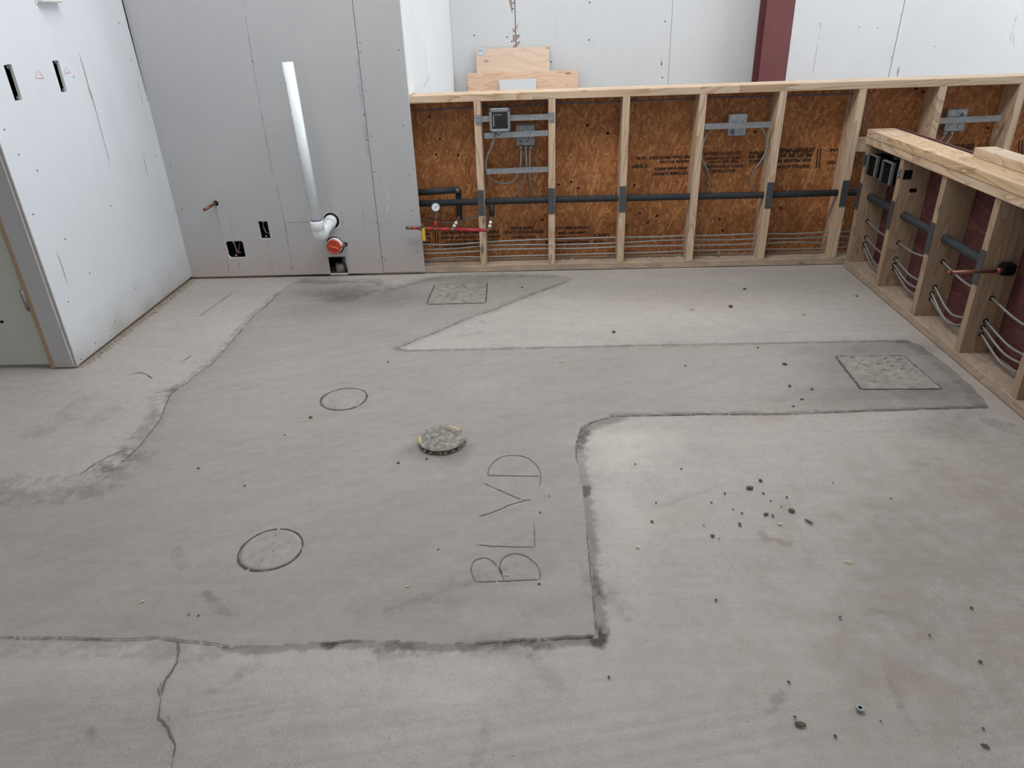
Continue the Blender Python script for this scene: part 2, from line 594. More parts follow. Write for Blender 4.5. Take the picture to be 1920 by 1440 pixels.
def printed(name, s, height, width, fmap, mat, parent, bold=0.0):
    """lettering stretched to width x height; fmap(u,v) -> world"""
    V, F = text_geo(s, 1.0, 0.0, bold)
    lo, hi = V.min(0), V.max(0)
    U = (V[:, 0] - lo[0]) / (hi[0] - lo[0]) * width
    W = (V[:, 1] - lo[1]) / (hi[1] - lo[1]) * height
    return build(name, [fmap(a, b) for a, b in zip(U, W)], F, mat, parent)

def ribbon_geo(pts, width, z=0.0012, jitter=0.0, gap=0.0, seed=0, step=0.006, wvar=0.5, closed=False):
    """thin irregular strip in the (u,v) plane"""
    rnd = random.Random(seed)
    P = [np.array(p[:2], float) for p in pts]
    if closed:
        P.append(P[0])
    Q = []
    for a, b in zip(P[:-1], P[1:]):
        n = max(1, int(np.linalg.norm(b - a) / step))
        for k in range(n):
            Q.append(a + (b - a) * k / n)
    Q.append(P[-1])
    if closed:
        Q[-1] = Q[0]
    V, F = [], []
    wn = 1.0
    on = True
    prev = None
    off = 0.0
    for i, p in enumerate(Q):
        a = Q[max(i - 1, 0)]; b = Q[min(i + 1, len(Q) - 1)]
        t = b - a
        L = np.linalg.norm(t)
        if L < 1e-9:
            continue
        t /= L
        nrm = np.array([-t[1], t[0]])
        wn = 0.6 * wn + 0.4 * rnd.uniform(1 - wvar, 1 + wvar)
        off = 0.7 * off + rnd.uniform(-1, 1) * jitter
        end = min(1.0, (i + 0.4) / 3.0, (len(Q) - 1 - i + 0.4) / 3.0) if not closed else 1.0
        h = width * wn * end / 2
        c = p + nrm * off
        V.append((*(c + nrm * h), z)); V.append((*(c - nrm * h), z))
        j = len(V) - 2
        if prev is not None and not (gap and rnd.random() < gap):
            F.append((prev, prev + 1, j + 1, j))
        prev = j
    return V, F

# ================================================================== SETTING
YB = 4.093      # front face of the back half wall's studs
YW = 4.080      # front face of the grey drywall
XL = -2.122     # white side wall
XR = 1.735      # front face of the right half wall's studs
YO = YB + 0.14  # strand board behind the back studs
CEIL = 3.3

# ---------------------------------------------------------------- floor
PX = {}
PX['patch'] = [(-320, 935), (0, 918), (60, 922), (112, 917), (176, 907), (195, 896), (225, 870), (262, 836), (300, 787), (307, 769), (319, 739), (337, 726),
    (352, 716), (364, 705), (397, 682), (424, 652), (450, 622), (476, 592), (502, 570), (521, 549), (540, 533), (566, 525), (600, 528), (645, 526), (700, 526),
    (739, 540), (770, 531), (802, 523), (832, 518), (900, 516), (967, 515), (1040, 516), (1076, 520), (1065, 527), (1010, 547), (967, 563), (922, 582), (885, 594), (855, 606), (828, 618),
    (802, 629), (757, 647), (744, 653), (765, 657), (810, 656), (855, 655), (971, 652), (1090, 650), (1200, 647), (1257, 646), (1350, 645), (1445, 643), (1570, 640), (1700, 638),
    (1727, 647), (1777, 686), (1821, 722), (1855, 763), (1750, 766), (1642, 769), (1545, 773), (1445, 776), (1329, 776), (1230, 778), (1154, 779), (1114, 789), (1091, 800), (1080, 830),
    (1081, 864), (1093, 919), (1100, 998), (1108, 1077), (1116, 1149), (1119, 1192), (1066, 1193), (1013, 1197), (928, 1203), (895, 1205), (855, 1204), (800, 1206), (764, 1204),
    (687, 1199), (620, 1203), (529, 1207), (430, 1211), (383, 1204), (321, 1198), (292, 1195), (182, 1198), (138, 1195), (0, 1194), (-320, 1192)]
PATCH = np.array([fl(*p) for p in PX['patch']])

rng = np.random.RandomState(3)
LAT = rng.rand(256, 256)
def vnoise(x, y, s, ox=0.0):
    a = x * s + 31.7 + ox; b = y * s + 17.3 + ox * 0.7
    i = np.floor(a).astype(int); j = np.floor(b).astype(int)
    f = a - i; g = b - j
    f = f * f * (3 - 2 * f); g = g * g * (3 - 2 * g)
    L = lambda p, q: LAT[p % 256, q % 256]
    return (L(i, j) * (1 - f) + L(i + 1, j) * f) * (1 - g) + (L(i, j + 1) * (1 - f) + L(i + 1, j + 1) * f) * g
def fbm(x, y, s, o=4, ox=0.0):
    r = 0; a = 0.5; t = 0
    for k in range(o):
        r = r + a * vnoise(x, y, s * 2 ** k, ox + k * 9.1); t += a; a *= 0.55
    return r / t

def seg_dist(X, Y, pts, closed=False):
    D = np.full(X.shape, 9.0)
    P = list(pts) + ([pts[0]] if closed else [])
    for (ax, ay), (bx, by) in zip(P[:-1], P[1:]):
        dx, dy = bx - ax, by - ay
        L = dx * dx + dy * dy + 1e-12
        # only touch the neighbourhood of the segment
        m = (X > min(ax, bx) - 0.35) & (X < max(ax, bx) + 0.35) & (Y > min(ay, by) - 0.35) & (Y < max(ay, by) + 0.35)
        if not m.any():
            continue
        x, y = X[m], Y[m]
        t = np.clip(((x - ax) * dx + (y - ay) * dy) / L, 0, 1)
        D[m] = np.minimum(D[m], np.hypot(x - ax - t * dx, y - ay - t * dy))
    return D

def inside(X, Y, P):
    r = np.zeros(X.shape, bool)
    n = len(P)
    for i in range(n):
        (ax, ay), (bx, by) = P[i], P[(i + 1) % n]
        c = ((ay > Y) != (by > Y))
        with np.errstate(divide='ignore', invalid='ignore'):
            xi = (bx - ax) * (Y - ay) / (by - ay + 1e-15) + ax
        r ^= c & (X < xi)
    return r

def smooth01(t):
    t = np.clip(t, 0, 1)
    return t * t * (3 - 2 * t)

def sub(*pp):
    return [fl(*p) for p in pp]

gx = np.arange(-2.95, 2.10001, 0.0062)
gy = np.concatenate([np.arange(0.55, 2.4, 0.0052), np.arange(2.4, 4.32, 0.0075)])
GX, GY = np.meshgrid(gx, gy)
wob = 0.012
WX = GX + (fbm(GX, GY, 18, 3, 2.0) - 0.5) * wob
WY = GY + (fbm(GX, GY, 18, 3, 7.0) - 0.5) * wob
ins = inside(WX, WY, PATCH)
dP = seg_dist(WX, WY, PATCH, True)
sd = np.where(ins, dP, -dP)
patch = smooth01(sd / 0.012 + 0.5)
# the wedge of old floor and the strip east of the hatch read as old concrete; the arm to the right is old-looking new concrete
n1 = fbm(GX, GY, 9, 4, 1.0); n2 = fbm(GX, GY, 28, 4, 4.0); n3 = fbm(GX, GY, 3, 4, 11.0); n4 = fbm(GX, GY, 75, 2, 21.0)
tone = np.zeros_like(GX); warm = np.zeros_like(GX)
patchfac = patch * (0.80 + 0.35 * n3)
arm = smooth01((GX - 0.15) / 0.5) * smooth01((GY - 2.1) / 0.2)
patchfac *= 1 - 0.50 * arm * (1 - smooth01((GX - 0.9) / 0.4))

def stain_line(pts, width, strength, side=0, lo=0.35, hi=0.6, nz=None):
    global tone
    d = seg_dist(WX, WY, pts)
    k = smooth01(1.9 * (1 - d / (width * (0.15 + 1.0 * n1 + 0.9 * n4))))
    if side:
        k = k * (ins if side > 0 else ~ins)
    m = smooth01(((0.65 * n2 + 0.35 * n4 if nz is None else nz) - lo) / (hi - lo))
    tone -= strength * k * m

P_ = PX['patch']
def part(a, b):
    i, j = P_.index(a), P_.index(b)
    return [fl(*p) for p in P_[i:j + 1]]
# damp dark bands where the patch meets the old slab
stain_line(part((1119, 1192), (620, 1203)), 0.034, 0.42, -1, 0.05, 0.35)
stain_line(part((620, 1203), (430, 1211)), 0.028, 0.42, -1, 0.05, 0.35)
stain_line(part((383, 1204), (-320, 1192)), 0.075, 0.22, -1, 0.25, 0.6)
stain_line(part((1093, 919), (1119, 1192)), 0.030, 0.38, -1, 0.05, 0.35)
stain_line(part((1091, 800), (1093, 919)), 0.035, 0.35, -1, 0.15, 0.45)
stain_line(part((1154, 779), (1080, 830)), 0.045, 0.38, -1, 0.1, 0.4)
stain_line(part((-320, 935), (225, 870)), 0.10, 0.22, 0, 0.3, 0.6)
stain_line(part((225, 870), (319, 739)), 0.085, 0.30, -1, 0.35, 0.6)
stain_line(part((319, 739), (521, 549)), 0.045, 0.26, -1, 0.3, 0.6)
stain_line(part((225, 870), (521, 549)), 0.05, 0.10, 1, 0.2, 0.6)
stain_line(part((1855, 763), (1154, 779)), 0.022, 0.30, 1, 0.2, 0.5)
stain_line(part((744, 653), (1700, 638)), 0.020, 0.24, 0, 0.25, 0.55)
stain_line(part((1065, 527), (744, 653)), 0.030, 0.16, 0, 0.25, 0.55)
stain_line(part((566, 525), (1040, 516)), 0.045, 0.24, 0, 0.25, 0.55)
stain_line(part((1700, 638), (1855, 763)), 0.06, 0.22, 1, 0.1, 0.5)
# free stains, smears and scuffs: pixel polyline, width in m, strength
for pts, wd, st in (
        ([(60, 815), (110, 790), (165, 745)], 0.07, 0.22), ([(165, 800), (215, 765)], 0.05, 0.14), ([(330, 1030), (345, 1062)], 0.02, 0.25),
        ([(385, 1112), (425, 1150)], 0.020, 0.42), ([(1112, 1085), (1140, 1110), (1180, 1150)], 0.030, 0.30), ([(720, 1150), (770, 1130), (860, 1095), (960, 1062)], 0.022, 0.20),
        ([(690, 1140), (850, 1100), (1000, 1060)], 0.08, 0.10), ([(720, 1222), (770, 1212)], 0.030, 0.40), ([(885, 1215), (1000, 1215)], 0.05, 0.30),
        ([(1000, 1235), (1050, 1290)], 0.03, 0.18), ([(300, 1290), (320, 1260)], 0.01, 0.2), ([(400, 1290), (440, 1270)], 0.018, 0.25), ([(455, 1255), (480, 1245)], 0.022, 0.2),
        ([(888, 1430), (905, 1390), (915, 1360)], 0.02, 0.22), ([(1442, 1330), (1465, 1300)], 0.018, 0.40), ([(1160, 835), (1195, 837)], 0.018, 0.28),
        ([(900, 600), (905, 605)], 0.02, 0.3), ([(860, 630), (905, 620)], 0.018, 0.2), ([(1430, 998), (1440, 1018)], 0.018, 0.45), ([(1455, 1010), (1475, 1018)], 0.016, 0.4),
        ([(1660, 1255), (1690, 1320)], 0.014, 0.22), ([(1690, 1320), (1720, 1370)], 0.010, 0.2), ([(1650, 1160), (1720, 1165)], 0.06, 0.14), ([(1740, 1210), (1770, 1225)], 0.05, 0.14),
        ([(1860, 790), (1910, 808)], 0.05, 0.30), ([(1100, 1060), (1105, 1110)], 0.03, 0.2), ([(170, 1370), (180, 1385)], 0.02, 0.3), ([(650, 1240), (660, 1248)], 0.01, 0.3),
        ([(1640, 1140), (1660, 1150)], 0.01, 0.2), ([(1340, 1110), (1360, 1150)], 0.02, 0.08), ([(600, 1080), (760, 1040)], 0.10, 0.06), ([(480, 880), (640, 830)], 0.12, 0.06)):
    stain_line([fl(*p) for p in pts], wd * 0.85, st * 0.6, 0, 0.25, 0.60)
# broad areas: centre pixel, world radii, change of tone (damp = darker, dust = lighter; dark front blobs also paint light falloff)
for (px, py), rx, ry, st in (
        ((640, 548), 0.26, 0.14, -0.34), ((700, 560), 0.30, 0.18, -0.22), ((590, 585), 0.22, 0.14, -0.12), ((880, 524), 0.40, 0.07, -0.16),
        ((1650, 690), 0.34, 0.30, -0.16), ((1700, 650), 0.22, 0.10, -0.20), ((1760, 740), 0.22, 0.14, -0.18), ((1560, 745), 0.30, 0.12, -0.14),
        ((822, 840), 0.13, 0.11, -0.30), ((1770, 800), 0.16, 0.12, -0.12), ((1830, 830), 0.2, 0.2, -0.08),
        ((1150, 590), 0.75, 0.30, 0.10), ((1350, 560), 0.6, 0.35, 0.05), ((1160, 840), 0.20, 0.20, 0.16), ((1220, 900), 0.35, 0.30, 0.08), ((1350, 810), 0.5, 0.15, 0.06),
        ((1500, 880), 0.7, 0.35, 0.05), ((420, 600), 0.45, 0.35, 0.06), ((250, 700), 0.35, 0.2, 0.05), ((600, 1250), 0.35, 0.10, 0.08), ((860, 1290), 0.14, 0.10, 0.10),
        ((1870, 1100), 0.55, 0.60, -0.22), ((1750, 1400), 0.5, 0.25, -0.10), ((150, 1400), 0.6, 0.20, -0.14), ((150, 1250), 0.2, 0.08, 0.06), ((1170, 1000), 0.09, 0.30, 0.10), ((900, 1130), 0.3, 0.12, -0.06), ((300, 1120), 0.5, 0.14, -0.04), ((520, 760), 0.3, 0.25, 0.03)):
    cx, cy = fl(px, py)
    r = np.hypot((GX - cx) / rx, (GY - cy) / ry) + (n1 - 0.5) * 0.9
    tone += st * smooth01(1.25 - r) * (0.7 + 0.6 * n2)
# tan dust drifts; the broad front ones also paint in the dimmer foreground
for (px, py), rx, ry, st in (((1300, 560), 0.5, 0.2, 0.22), ((1300, 650), 0.35, 0.03, 0.35), ((1500, 770), 0.3, 0.10, 0.16), ((1430, 785), 0.14, 0.05, 0.25), ((1280, 965), 0.10, 0.07, 0.22),
                             ((1450, 1015), 0.06, 0.04, 0.35), ((1660, 1180), 0.2, 0.10, 0.12), ((1700, 1290), 0.12, 0.08, 0.14), ((1180, 800), 0.3, 0.03, 0.15), ((1340, 510), 0.5, 0.06, 0.2), ((1820, 1050), 0.55, 0.6, 0.22), ((1700, 1300), 0.6, 0.35, 0.16), ((1900, 900), 0.3, 0.4, 0.2), ((250, 1380), 0.6, 0.22, 0.10)):
    cx, cy = fl(px, py)
    r = np.hypot((GX - cx) / rx, (GY - cy) / ry) + (n1 - 0.5) * 1.0
    warm += st * smooth01(1.25 - r) * smooth01((n2 - 0.25) / 0.4)
# dusty strip along the white wall and the sills
warm += 0.45 * smooth01(1 - (GX - XL) / 0.05) * smooth01((GY - 2.86) / 0.02) * smooth01(n2 / 0.6)
warm += 0.25 * smooth01(1 - (XR - 0.02 - GX) / 0.06) * smooth01(n2 / 0.6)
warm = np.clip(warm, 0, 0.8)
# raked broom streaks in the old slab near the camera and by the swept corner
ang = 0.20
sy = -GX * math.sin(ang) + GY * math.cos(ang)
sx = GX * math.cos(ang) + GY * math.sin(ang)
streak = vnoise(sx * 1.2, sy * 90, 1.0) - 0.5
mask = smooth01((1.16 - GY) / 0.1) * smooth01((n3 - 0.35) / 0.2) * (1 - patch)
tone += streak * 0.16 * mask
streak2 = vnoise((GX * 0.9 + GY * 0.45) * 1.5, (GY * 0.9 - GX * 0.45) * 70, 1.0, 5.0) - 0.5
cx, cy = fl(1310, 930)
mk = smooth01(1.2 - np.hypot(((GX - cx) * 0.9 + (GY - cy) * 0.45) / 0.20, ((GY - cy) * 0.9 - (GX - cx) * 0.45) / 0.045))
tone += np.minimum(streak2, 0) * 0.55 * mk
streak3 = vnoise((GX * 0.85 + GY * 0.5) * 2.0, (GY * 0.85 - GX * 0.5) * 40, 1.0, 8.0) - 0.5
tone += streak3 * 0.07 * patch

GZ = (fbm(GX, GY, 2.0, 3, 3.0) - 0.5) * 0.004 + (n1 - 0.5) * 0.0012
GZ = GZ + 0.0022 * patch - 0.0012 * np.exp(-(sd + 0.004) ** 2 / (2 * 0.004 ** 2)) * (n2 > 0.38)
GZ -= 0.0032                # keep the slab just below z = 0
GZ = np.minimum(GZ, -0.0006)

nx, ny = len(gx), len(gy)
FACES = (np.arange(ny - 1)[:, None] * nx + np.arange(nx - 1)[None, :])
cellpatch = (patch[:-1, :-1] + patch[1:, :-1] + patch[:-1, 1:] + patch[1:, 1:]) / 4 > 0.5

def grid_object(name, cellmask, parent=None):
    idx = FACES[cellmask]
    quads = np.stack([idx, idx + 1, idx + 1 + nx, idx + nx], 1)
    used = np.unique(quads)
    remap = np.full(nx * ny, -1, np.int64)
    remap[used] = np.arange(len(used))
    q = remap[quads]
    V = np.stack([GX.ravel()[used], GY.ravel()[used], GZ.ravel()[used]], 1).astype(np.float32)
    me = bpy.data.meshes.new(name)
    me.vertices.add(len(V)); me.vertices.foreach_set('co', V.ravel())
    me.loops.add(q.size); me.loops.foreach_set('vertex_index', q.ravel().astype(np.int32))
    me.polygons.add(len(q))
    me.polygons.foreach_set('loop_start', (np.arange(len(q)) * 4).astype(np.int32))
    me.polygons.foreach_set('loop_total', np.full(len(q), 4, np.int32))
    me.update(calc_edges=True)
    me.validate()
    me.polygons.foreach_set('use_smooth', np.ones(len(q), bool))
    for nm, arr in (('tone', tone), ('patch', patchfac), ('warm', warm)):
        at = me.attributes.new(nm, 'FLOAT', 'POINT')
        at.data.foreach_set('value', arr.ravel()[used].astype(np.float32))
    return mesh_obj(name, me, 'floor', parent)

floor = empty('floor', (0, 0, 0), 'dusty grey concrete floor slab', 'floor', kind='structure')
grid_object('old_slab', ~cellpatch, floor)
tag(grid_object('new_concrete_patch', cellpatch, floor), 'darker grey freshly trowelled concrete patch')
x0, x1, y0, y1 = gx[0], gx[-1], gy[0], gy[-1]
zf = -0.0035
V = [(-5, -4, zf), (7, -4, zf), (7, 6.6, zf), (-5, 6.6, zf), (x0, y0, zf), (x1, y0, zf), (x1, y1, zf), (x0, y1, zf)]
build('slab_surround', V, [(0, 1, 5, 4), (1, 2, 6, 5), (2, 3, 7, 6), (3, 0, 4, 7)], 'floor', floor)

def floor_ribbon(name, pix, width, mat, parent=floor, closed=False, world=False, **kw):
    pts = pix if world else [fl(*p) for p in pix]
    V, F = ribbon_geo(pts, width, 0.0006, closed=closed, **kw)
    return build(name, V, F, mat, parent)

# cracks
for i, (pp, wd) in enumerate((
        ([(331, 1200), (335, 1215), (333, 1240), (325, 1255), (312, 1270), (305, 1290), (302, 1310), (299, 1335), (298, 1345), (312, 1360), (316, 1372), (324, 1385), (328, 1402), (326, 1420), (322, 1439)], 0.0042),
        ([(305, 1276), (297, 1290), (300, 1310)], 0.0025), ([(315, 1340), (316, 1355)], 0.003),
        ([(147, 892), (180, 868), (205, 855), (230, 845), (245, 836)], 0.0028), ([(240, 703), (262, 698), (275, 702), (287, 710)], 0.0035),
        ([(342, 677), (360, 665)], 0.003), ([(375, 592), (420, 560), (435, 548)], 0.003))):
    floor_ribbon('crack', pp, wd, 'crack', jitter=0.0012, gap=0.03, seed=20 + i, wvar=0.9)
# open joint lines at the edge of the patch
for i, (a, b, wd, g) in enumerate((((1119, 1192), (895, 1205), 0.0050, 0.18), ((687, 1199), (620, 1203), 0.003, 0.3), ((430, 1211), (0, 1194), 0.0035, 0.12), ((1855, 763), (1154, 779), 0.0050, 0.10),
                                   ((744, 653), (1700, 638), 0.0040, 0.35), ((225, 870), (337, 726), 0.0035, 0.35), ((337, 726), (521, 549), 0.0040, 0.45), ((1100, 998), (1119, 1192), 0.0035, 0.4),
                                   ((1154, 779), (1081, 864), 0.004, 0.35), ((1065, 527), (744, 653), 0.004, 0.5))):
    floor_ribbon('joint_line', part(a, b), wd * 0.75, 'crack', world=True, jitter=0.0014, gap=g * 0.35, seed=50 + i, wvar=0.95)

# letters scratched into the fresh concrete: B L V D, reading up the photo
def arc(cx, cy, rx, ry, a0, a1, n=14):
    return [(cx + rx * math.cos(math.radians(a0 + (a1 - a0) * k / n)), cy + ry * math.sin(math.radians(a0 + (a1 - a0) * k / n))) for k in range(n + 1)]
letters = {
    'B': [[(893, 1091), (930, 1090), (970, 1088), (1013, 1086)], [(893, 1091), (885, 1077), (884, 1063), (889, 1052), (900, 1047), (915, 1047), (927, 1056), (938, 1072), (946, 1087)],
          [(942, 1078), (937, 1062), (942, 1049), (953, 1041), (966, 1038), (982, 1041), (997, 1050), (1008, 1062), (1013, 1075), (1012, 1087)]],
    'L': [[(893, 1021), (930, 1024), (1002, 1026)], [(1003, 1026), (1002, 1005), (1002, 978)]],
    'V': [[(895, 969), (930, 958), (955, 947), (985, 938)], [(998, 937), (980, 937), (950, 925), (907, 906)]],
    'D': [[(914, 891), (960, 892), (1014, 893)], [(915, 894), (916, 882), (921, 871), (932, 861), (948, 855), (966, 854), (984, 857), (1000, 866), (1010, 878), (1014, 893), (1013, 905), (1011, 914)]]}
for L, strokes in letters.items():
    V, F = [], []
    for i, st in enumerate(strokes):
        pts = catmull([np.array([*fl(*p), 0]) for p in st], 6) if len(st) > 2 else [np.array([*fl(*p), 0]) for p in st]
        v, f = ribbon_geo([p[:2] for p in pts], 0.0031, 0.0006, jitter=0.0006, gap=0.04, seed=ord(L) + i, step=0.004, wvar=0.7)
        F += [tuple(k + len(V) for k in q) for q in f]
        V += v
    build('scratched_letter', V, F, 'scribe', floor)['label'] = 'letter %s scratched into the concrete' % L

# square hatches set flush in the floor
def hatch(name, corners, label, seed):
    C = [np.array(fl(*p)) for p in corners]
    c = sum(C) / 4
    root = empty(name, (c[0], c[1], 0), label, 'floor hatch', 'square concrete floor hatches')
    n = 26
    rnd = np.random.RandomState(seed)
    V, F = [], []
    for j in range(n + 1):
        for i in range(n + 1):
            s, t = i / n, j / n
            p = (C[0] * (1 - s) + C[1] * s) * (1 - t) + (C[3] * (1 - s) + C[2] * s) * t
            p = c + (p - c) * 0.985
            e = min(i, j, n - i, n - j)
            z = 0.0010 + 0.0022 * float(fbm(np.array(p[0]), np.array(p[1]), 30, 3, seed)) - (0.001 if e == 0 else 0)
            V.append((p[0], p[1], z))
    for j in range(n):
        for i in range(n):
            a = j * (n + 1) + i
            F.append((a, a + 1, a + n + 2, a + n + 1))
    rim = [i for i in range(n + 1)] + [(n + 1) * k + n for k in range(1, n + 1)] + [(n + 1) * n + k for k in range(n - 1, -1, -1)] + [(n + 1) * k for k in range(n - 1, 0, -1)]
    b0 = len(V)
    for k in rim:
        V.append((V[k][0], V[k][1], -0.012))
    for k in range(len(rim)):
        F.append((rim[k], rim[(k + 1) % len(rim)], b0 + (k + 1) % len(rim), b0 + k))
    build('hatch_slab', V, F, 'hatch', root, True)
    for k in range(4):
        a, b = C[k], C[(k + 1) % 4]
        v, f = ribbon_geo([a, b], 0.0075 if k in (2, 3) else 0.0055, 0.0009, jitter=0.0008, gap=0.04 if k in (2, 3) else 0.22, seed=seed + k, wvar=0.7)
        build('dark_joint', v, f, 'joint', root)
    # pits and dark gouges
    V, F = [], []
    for k in range(46):
        s, t = rnd.rand(2) * 0.92 + 0.04
        p = (C[0] * (1 - s) + C[1] * s) * (1 - t) + (C[3] * (1 - s) + C[2] * s) * t
        an = rnd.rand() * 0.9 - 0.2
        L = 0.006 + 0.018 * rnd.rand()
        v, f = ribbon_geo([p, p + np.array([math.cos(an), math.sin(an)]) * L], 0.0050, 0.0038, seed=k, step=0.004)
        F += [tuple(q + len(V) for q in g) for g in f]
        V += v
    g = build('gouges', V, F, 'scribe', root)
    g['kind'] = 'stuff'
    return root
hatch('floor_hatch', [(1566, 668), (1694, 667), (1766, 729), (1614, 730)], 'square concrete floor hatch near the right half wall', 61)
hatch('floor_hatch', [(815, 534), (914, 529), (911, 568), (800, 571)], 'dark square floor hatch in front of the back half wall', 83)

# round filled drains
def round_plug(name, px, py, r, label, seed):
    cx, cy = fl(px, py)
    root = empty(name, (cx, cy, 0), label, 'drain plug', 'round concrete drain plugs')
    rnd = np.random.RandomState(seed)
    V, F = [(cx, cy, 0.0018)], []
    N, Kr = 40, 9
    for k in range(1, Kr + 1):
        for i in range(N):
            a = 2 * math.pi * i / N
            rr = r * 0.96 * k / Kr * (1 + 0.012 * math.sin(3 * a + seed))
            x, y = cx + rr * math.cos(a), cy + rr * math.sin(a)
            V.append((x, y, (0.0008 + 0.0022 * float(fbm(np.array(x), np.array(y), 40, 3, seed))) if k < Kr else 0.0004))
    for i in range(N):
        F.append((0, 1 + i, 1 + (i + 1) % N))
    for k in range(Kr - 1):
        for i in range(N):
            a = 1 + k * N + i; b = 1 + k * N + (i + 1) % N
            F.append((a, a + N, b + N, b))
    b0 = len(V)
    for i in range(N):
        v = V[1 + (Kr - 1) * N + i]
        V.append((v[0], v[1], -0.012))
    for i in range(N):
        F.append((1 + (Kr - 1) * N + i, b0 + i, b0 + (i + 1) % N, 1 + (Kr - 1) * N + (i + 1) % N))
    build('mortar_disc', V, F, 'hatch_light', root, True)
    ring = [(cx + r * (1 + 0.012 * math.sin(3 * a + seed)) * math.cos(a), cy + r * (1 + 0.012 * math.sin(3 * a + seed)) * math.sin(a)) for a in np.linspace(0, 2 * math.pi, 60)[:-1]]
    v, f = ribbon_geo(ring, 0.0050, 0.0009, jitter=0.0006, gap=0.015, seed=seed, wvar=0.95, closed=True)
    build('dark_joint', v, f, 'joint', root)
    V, F = [], []
    for k in range(34):
        a = rnd.rand() * 2 * math.pi; q = r * 0.85 * math.sqrt(rnd.rand())
        p = np.array([cx + q * math.cos(a), cy + q * math.sin(a)])
        an = rnd.rand() * 6
        L = 0.004 + 0.010 * rnd.rand()
        v, f = ribbon_geo([p, p + np.array([math.cos(an), math.sin(an)]) * L], 0.0025, 0.0036, seed=k, step=0.004)
        F += [tuple(h + len(V) for h in g) for g in f]
        V += v
    build('gouges', V, F, 'scribe', root)['kind'] = 'stuff'
    return root
M['hatch_light'] = simple('smooth_mortar', (0.305, 0.280, 0.253, 1), 0.9, var=0.14, scale=30, bump=0.4)
round_plug('drain_plug', 645, 748, 0.093, 'round mortar-filled drain plug beyond the raised drain cap', 5)
round_plug('drain_plug', 508, 1030, 0.092, 'round mortar-filled drain plug nearest the camera', 9)

# raised drain cap crusted with mortar
cx, cy = fl(829, 829)
root = empty('raised_floor_drain', (cx, cy, 0), 'raised round drain cap crusted with mortar and showing its cream rim', 'floor drain')
lathe('cap_rim', [(0.068, -0.004), (0.072, 0.010), (0.081, 0.0135), (0.0855, 0.0165), (0.0855, 0.0185), (0.083, 0.0200), (0.072, 0.0200), (0.0, 0.018)], (cx, cy, 0), (0, 0, 1), 'cream', root, 44)
V, F = [(cx, cy, 0.027)], []
N, Kr = 48, 14
rnd = np.random.RandomState(2)
for k in range(1, Kr + 1):
    for i in range(N):
        a = 2 * math.pi * i / N
        bare = 1.0 if not (2.9 < a < 3.75 or 0.75 < a < 1.35) else 0.86
        rr = 0.0868 * k / Kr * bare
        x, y = cx + rr * math.cos(a), cy + rr * math.sin(a)
        ridge = 0.006 * math.exp(-((k / Kr - 0.68) / 0.08) ** 2)
        bar = 0.006 * math.exp(-(((x - cx) * 0.35 - (y - cy) * 0.94 + 0.0) / 0.014) ** 2) * (k < Kr * 0.65)
        z = 0.0225 + ridge + bar + 0.009 * (float(fbm(np.array(x), np.array(y), 90, 3, 3.0)) - 0.35)
        if k == Kr:
            z = 0.0178 if bare == 1.0 else 0.0195
        V.append((x, y, z))
for i in range(N):
    F.append((0, 1 + i, 1 + (i + 1) % N))
for k in range(Kr - 1):
    for i in range(N):
        a = 1 + k * N + i; b = 1 + k * N + (i + 1) % N
        F.append((a, a + N, b + N, b))
build('mortar_crust', V, F, 'drain_fill', root, True)
for i in range(9):
    a = 3.6 + i * 0.33 + rnd.rand() * 0.2
    s = 0.006 + 0.006 * rnd.rand()
    bm = bmesh.new()
    bmesh.ops.create_icosphere(bm, subdivisions=1, radius=s)
    for v in bm.verts:
        v.co *= 0.7 + 0.5 * rnd.rand()
    bm_obj('mortar_lump', bm, 'drain_fill', root, False, (cx + 0.079 * math.cos(a), cy + 0.079 * math.sin(a), s * 0.5))

# ---------------------------------------------------------------- grey drywall wall
XG = -0.705
wb = empty('wall_back', (-1.4, YW, 0), 'bare grey drywall back wall with pipe stubs', 'wall', kind='structure')
fm = lambda u, v, w: (u, YW + w, v)
pipe_hole = circ(-1.222, 0.331, 0.046)
cap_hole = circ(-1.222, 0.185, 0.054)
stub_hole = circ(-1.877, 0.449, 0.016, 12)
side_hole = [(-1.178, 0.172), (-1.150, 0.176), (-1.146, 0.198), (-1.166, 0.206), (-1.182, 0.190)]
gap_hole = [(-1.278, 0.004), (-1.168, 0.004), (-1.172, 0.118), (-1.276, 0.116)]
o1 = rect(-1.653, 0.236, -1.598, 0.338, 0.002)
o2 = [(-1.872, 0.140), (-1.862, 0.124), (-1.778, 0.124), (-1.768, 0.136), (-1.768, 0.216), (-1.776, 0.225), (-1.860, 0.225), (-1.873, 0.212)]
p = wall_plate('drywall_panel', [(XL - 0.012, 0.010), (-0.957, 0.010), (-0.935, CEIL), (XL - 0.012, CEIL)], [pipe_hole, cap_hole, stub_hole, side_hole, gap_hole, o1, o2], 0.013, fm, 1, ['grey_wall', 'gypsum'], wb)
p2 = wall_plate('drywall_panel', [(-0.953, 0.012), (XG, 0.012), (XG + 0.003, CEIL), (-0.931, CEIL)], [], 0.013, fm, 1, ['grey_wall', 'gypsum'], wb)
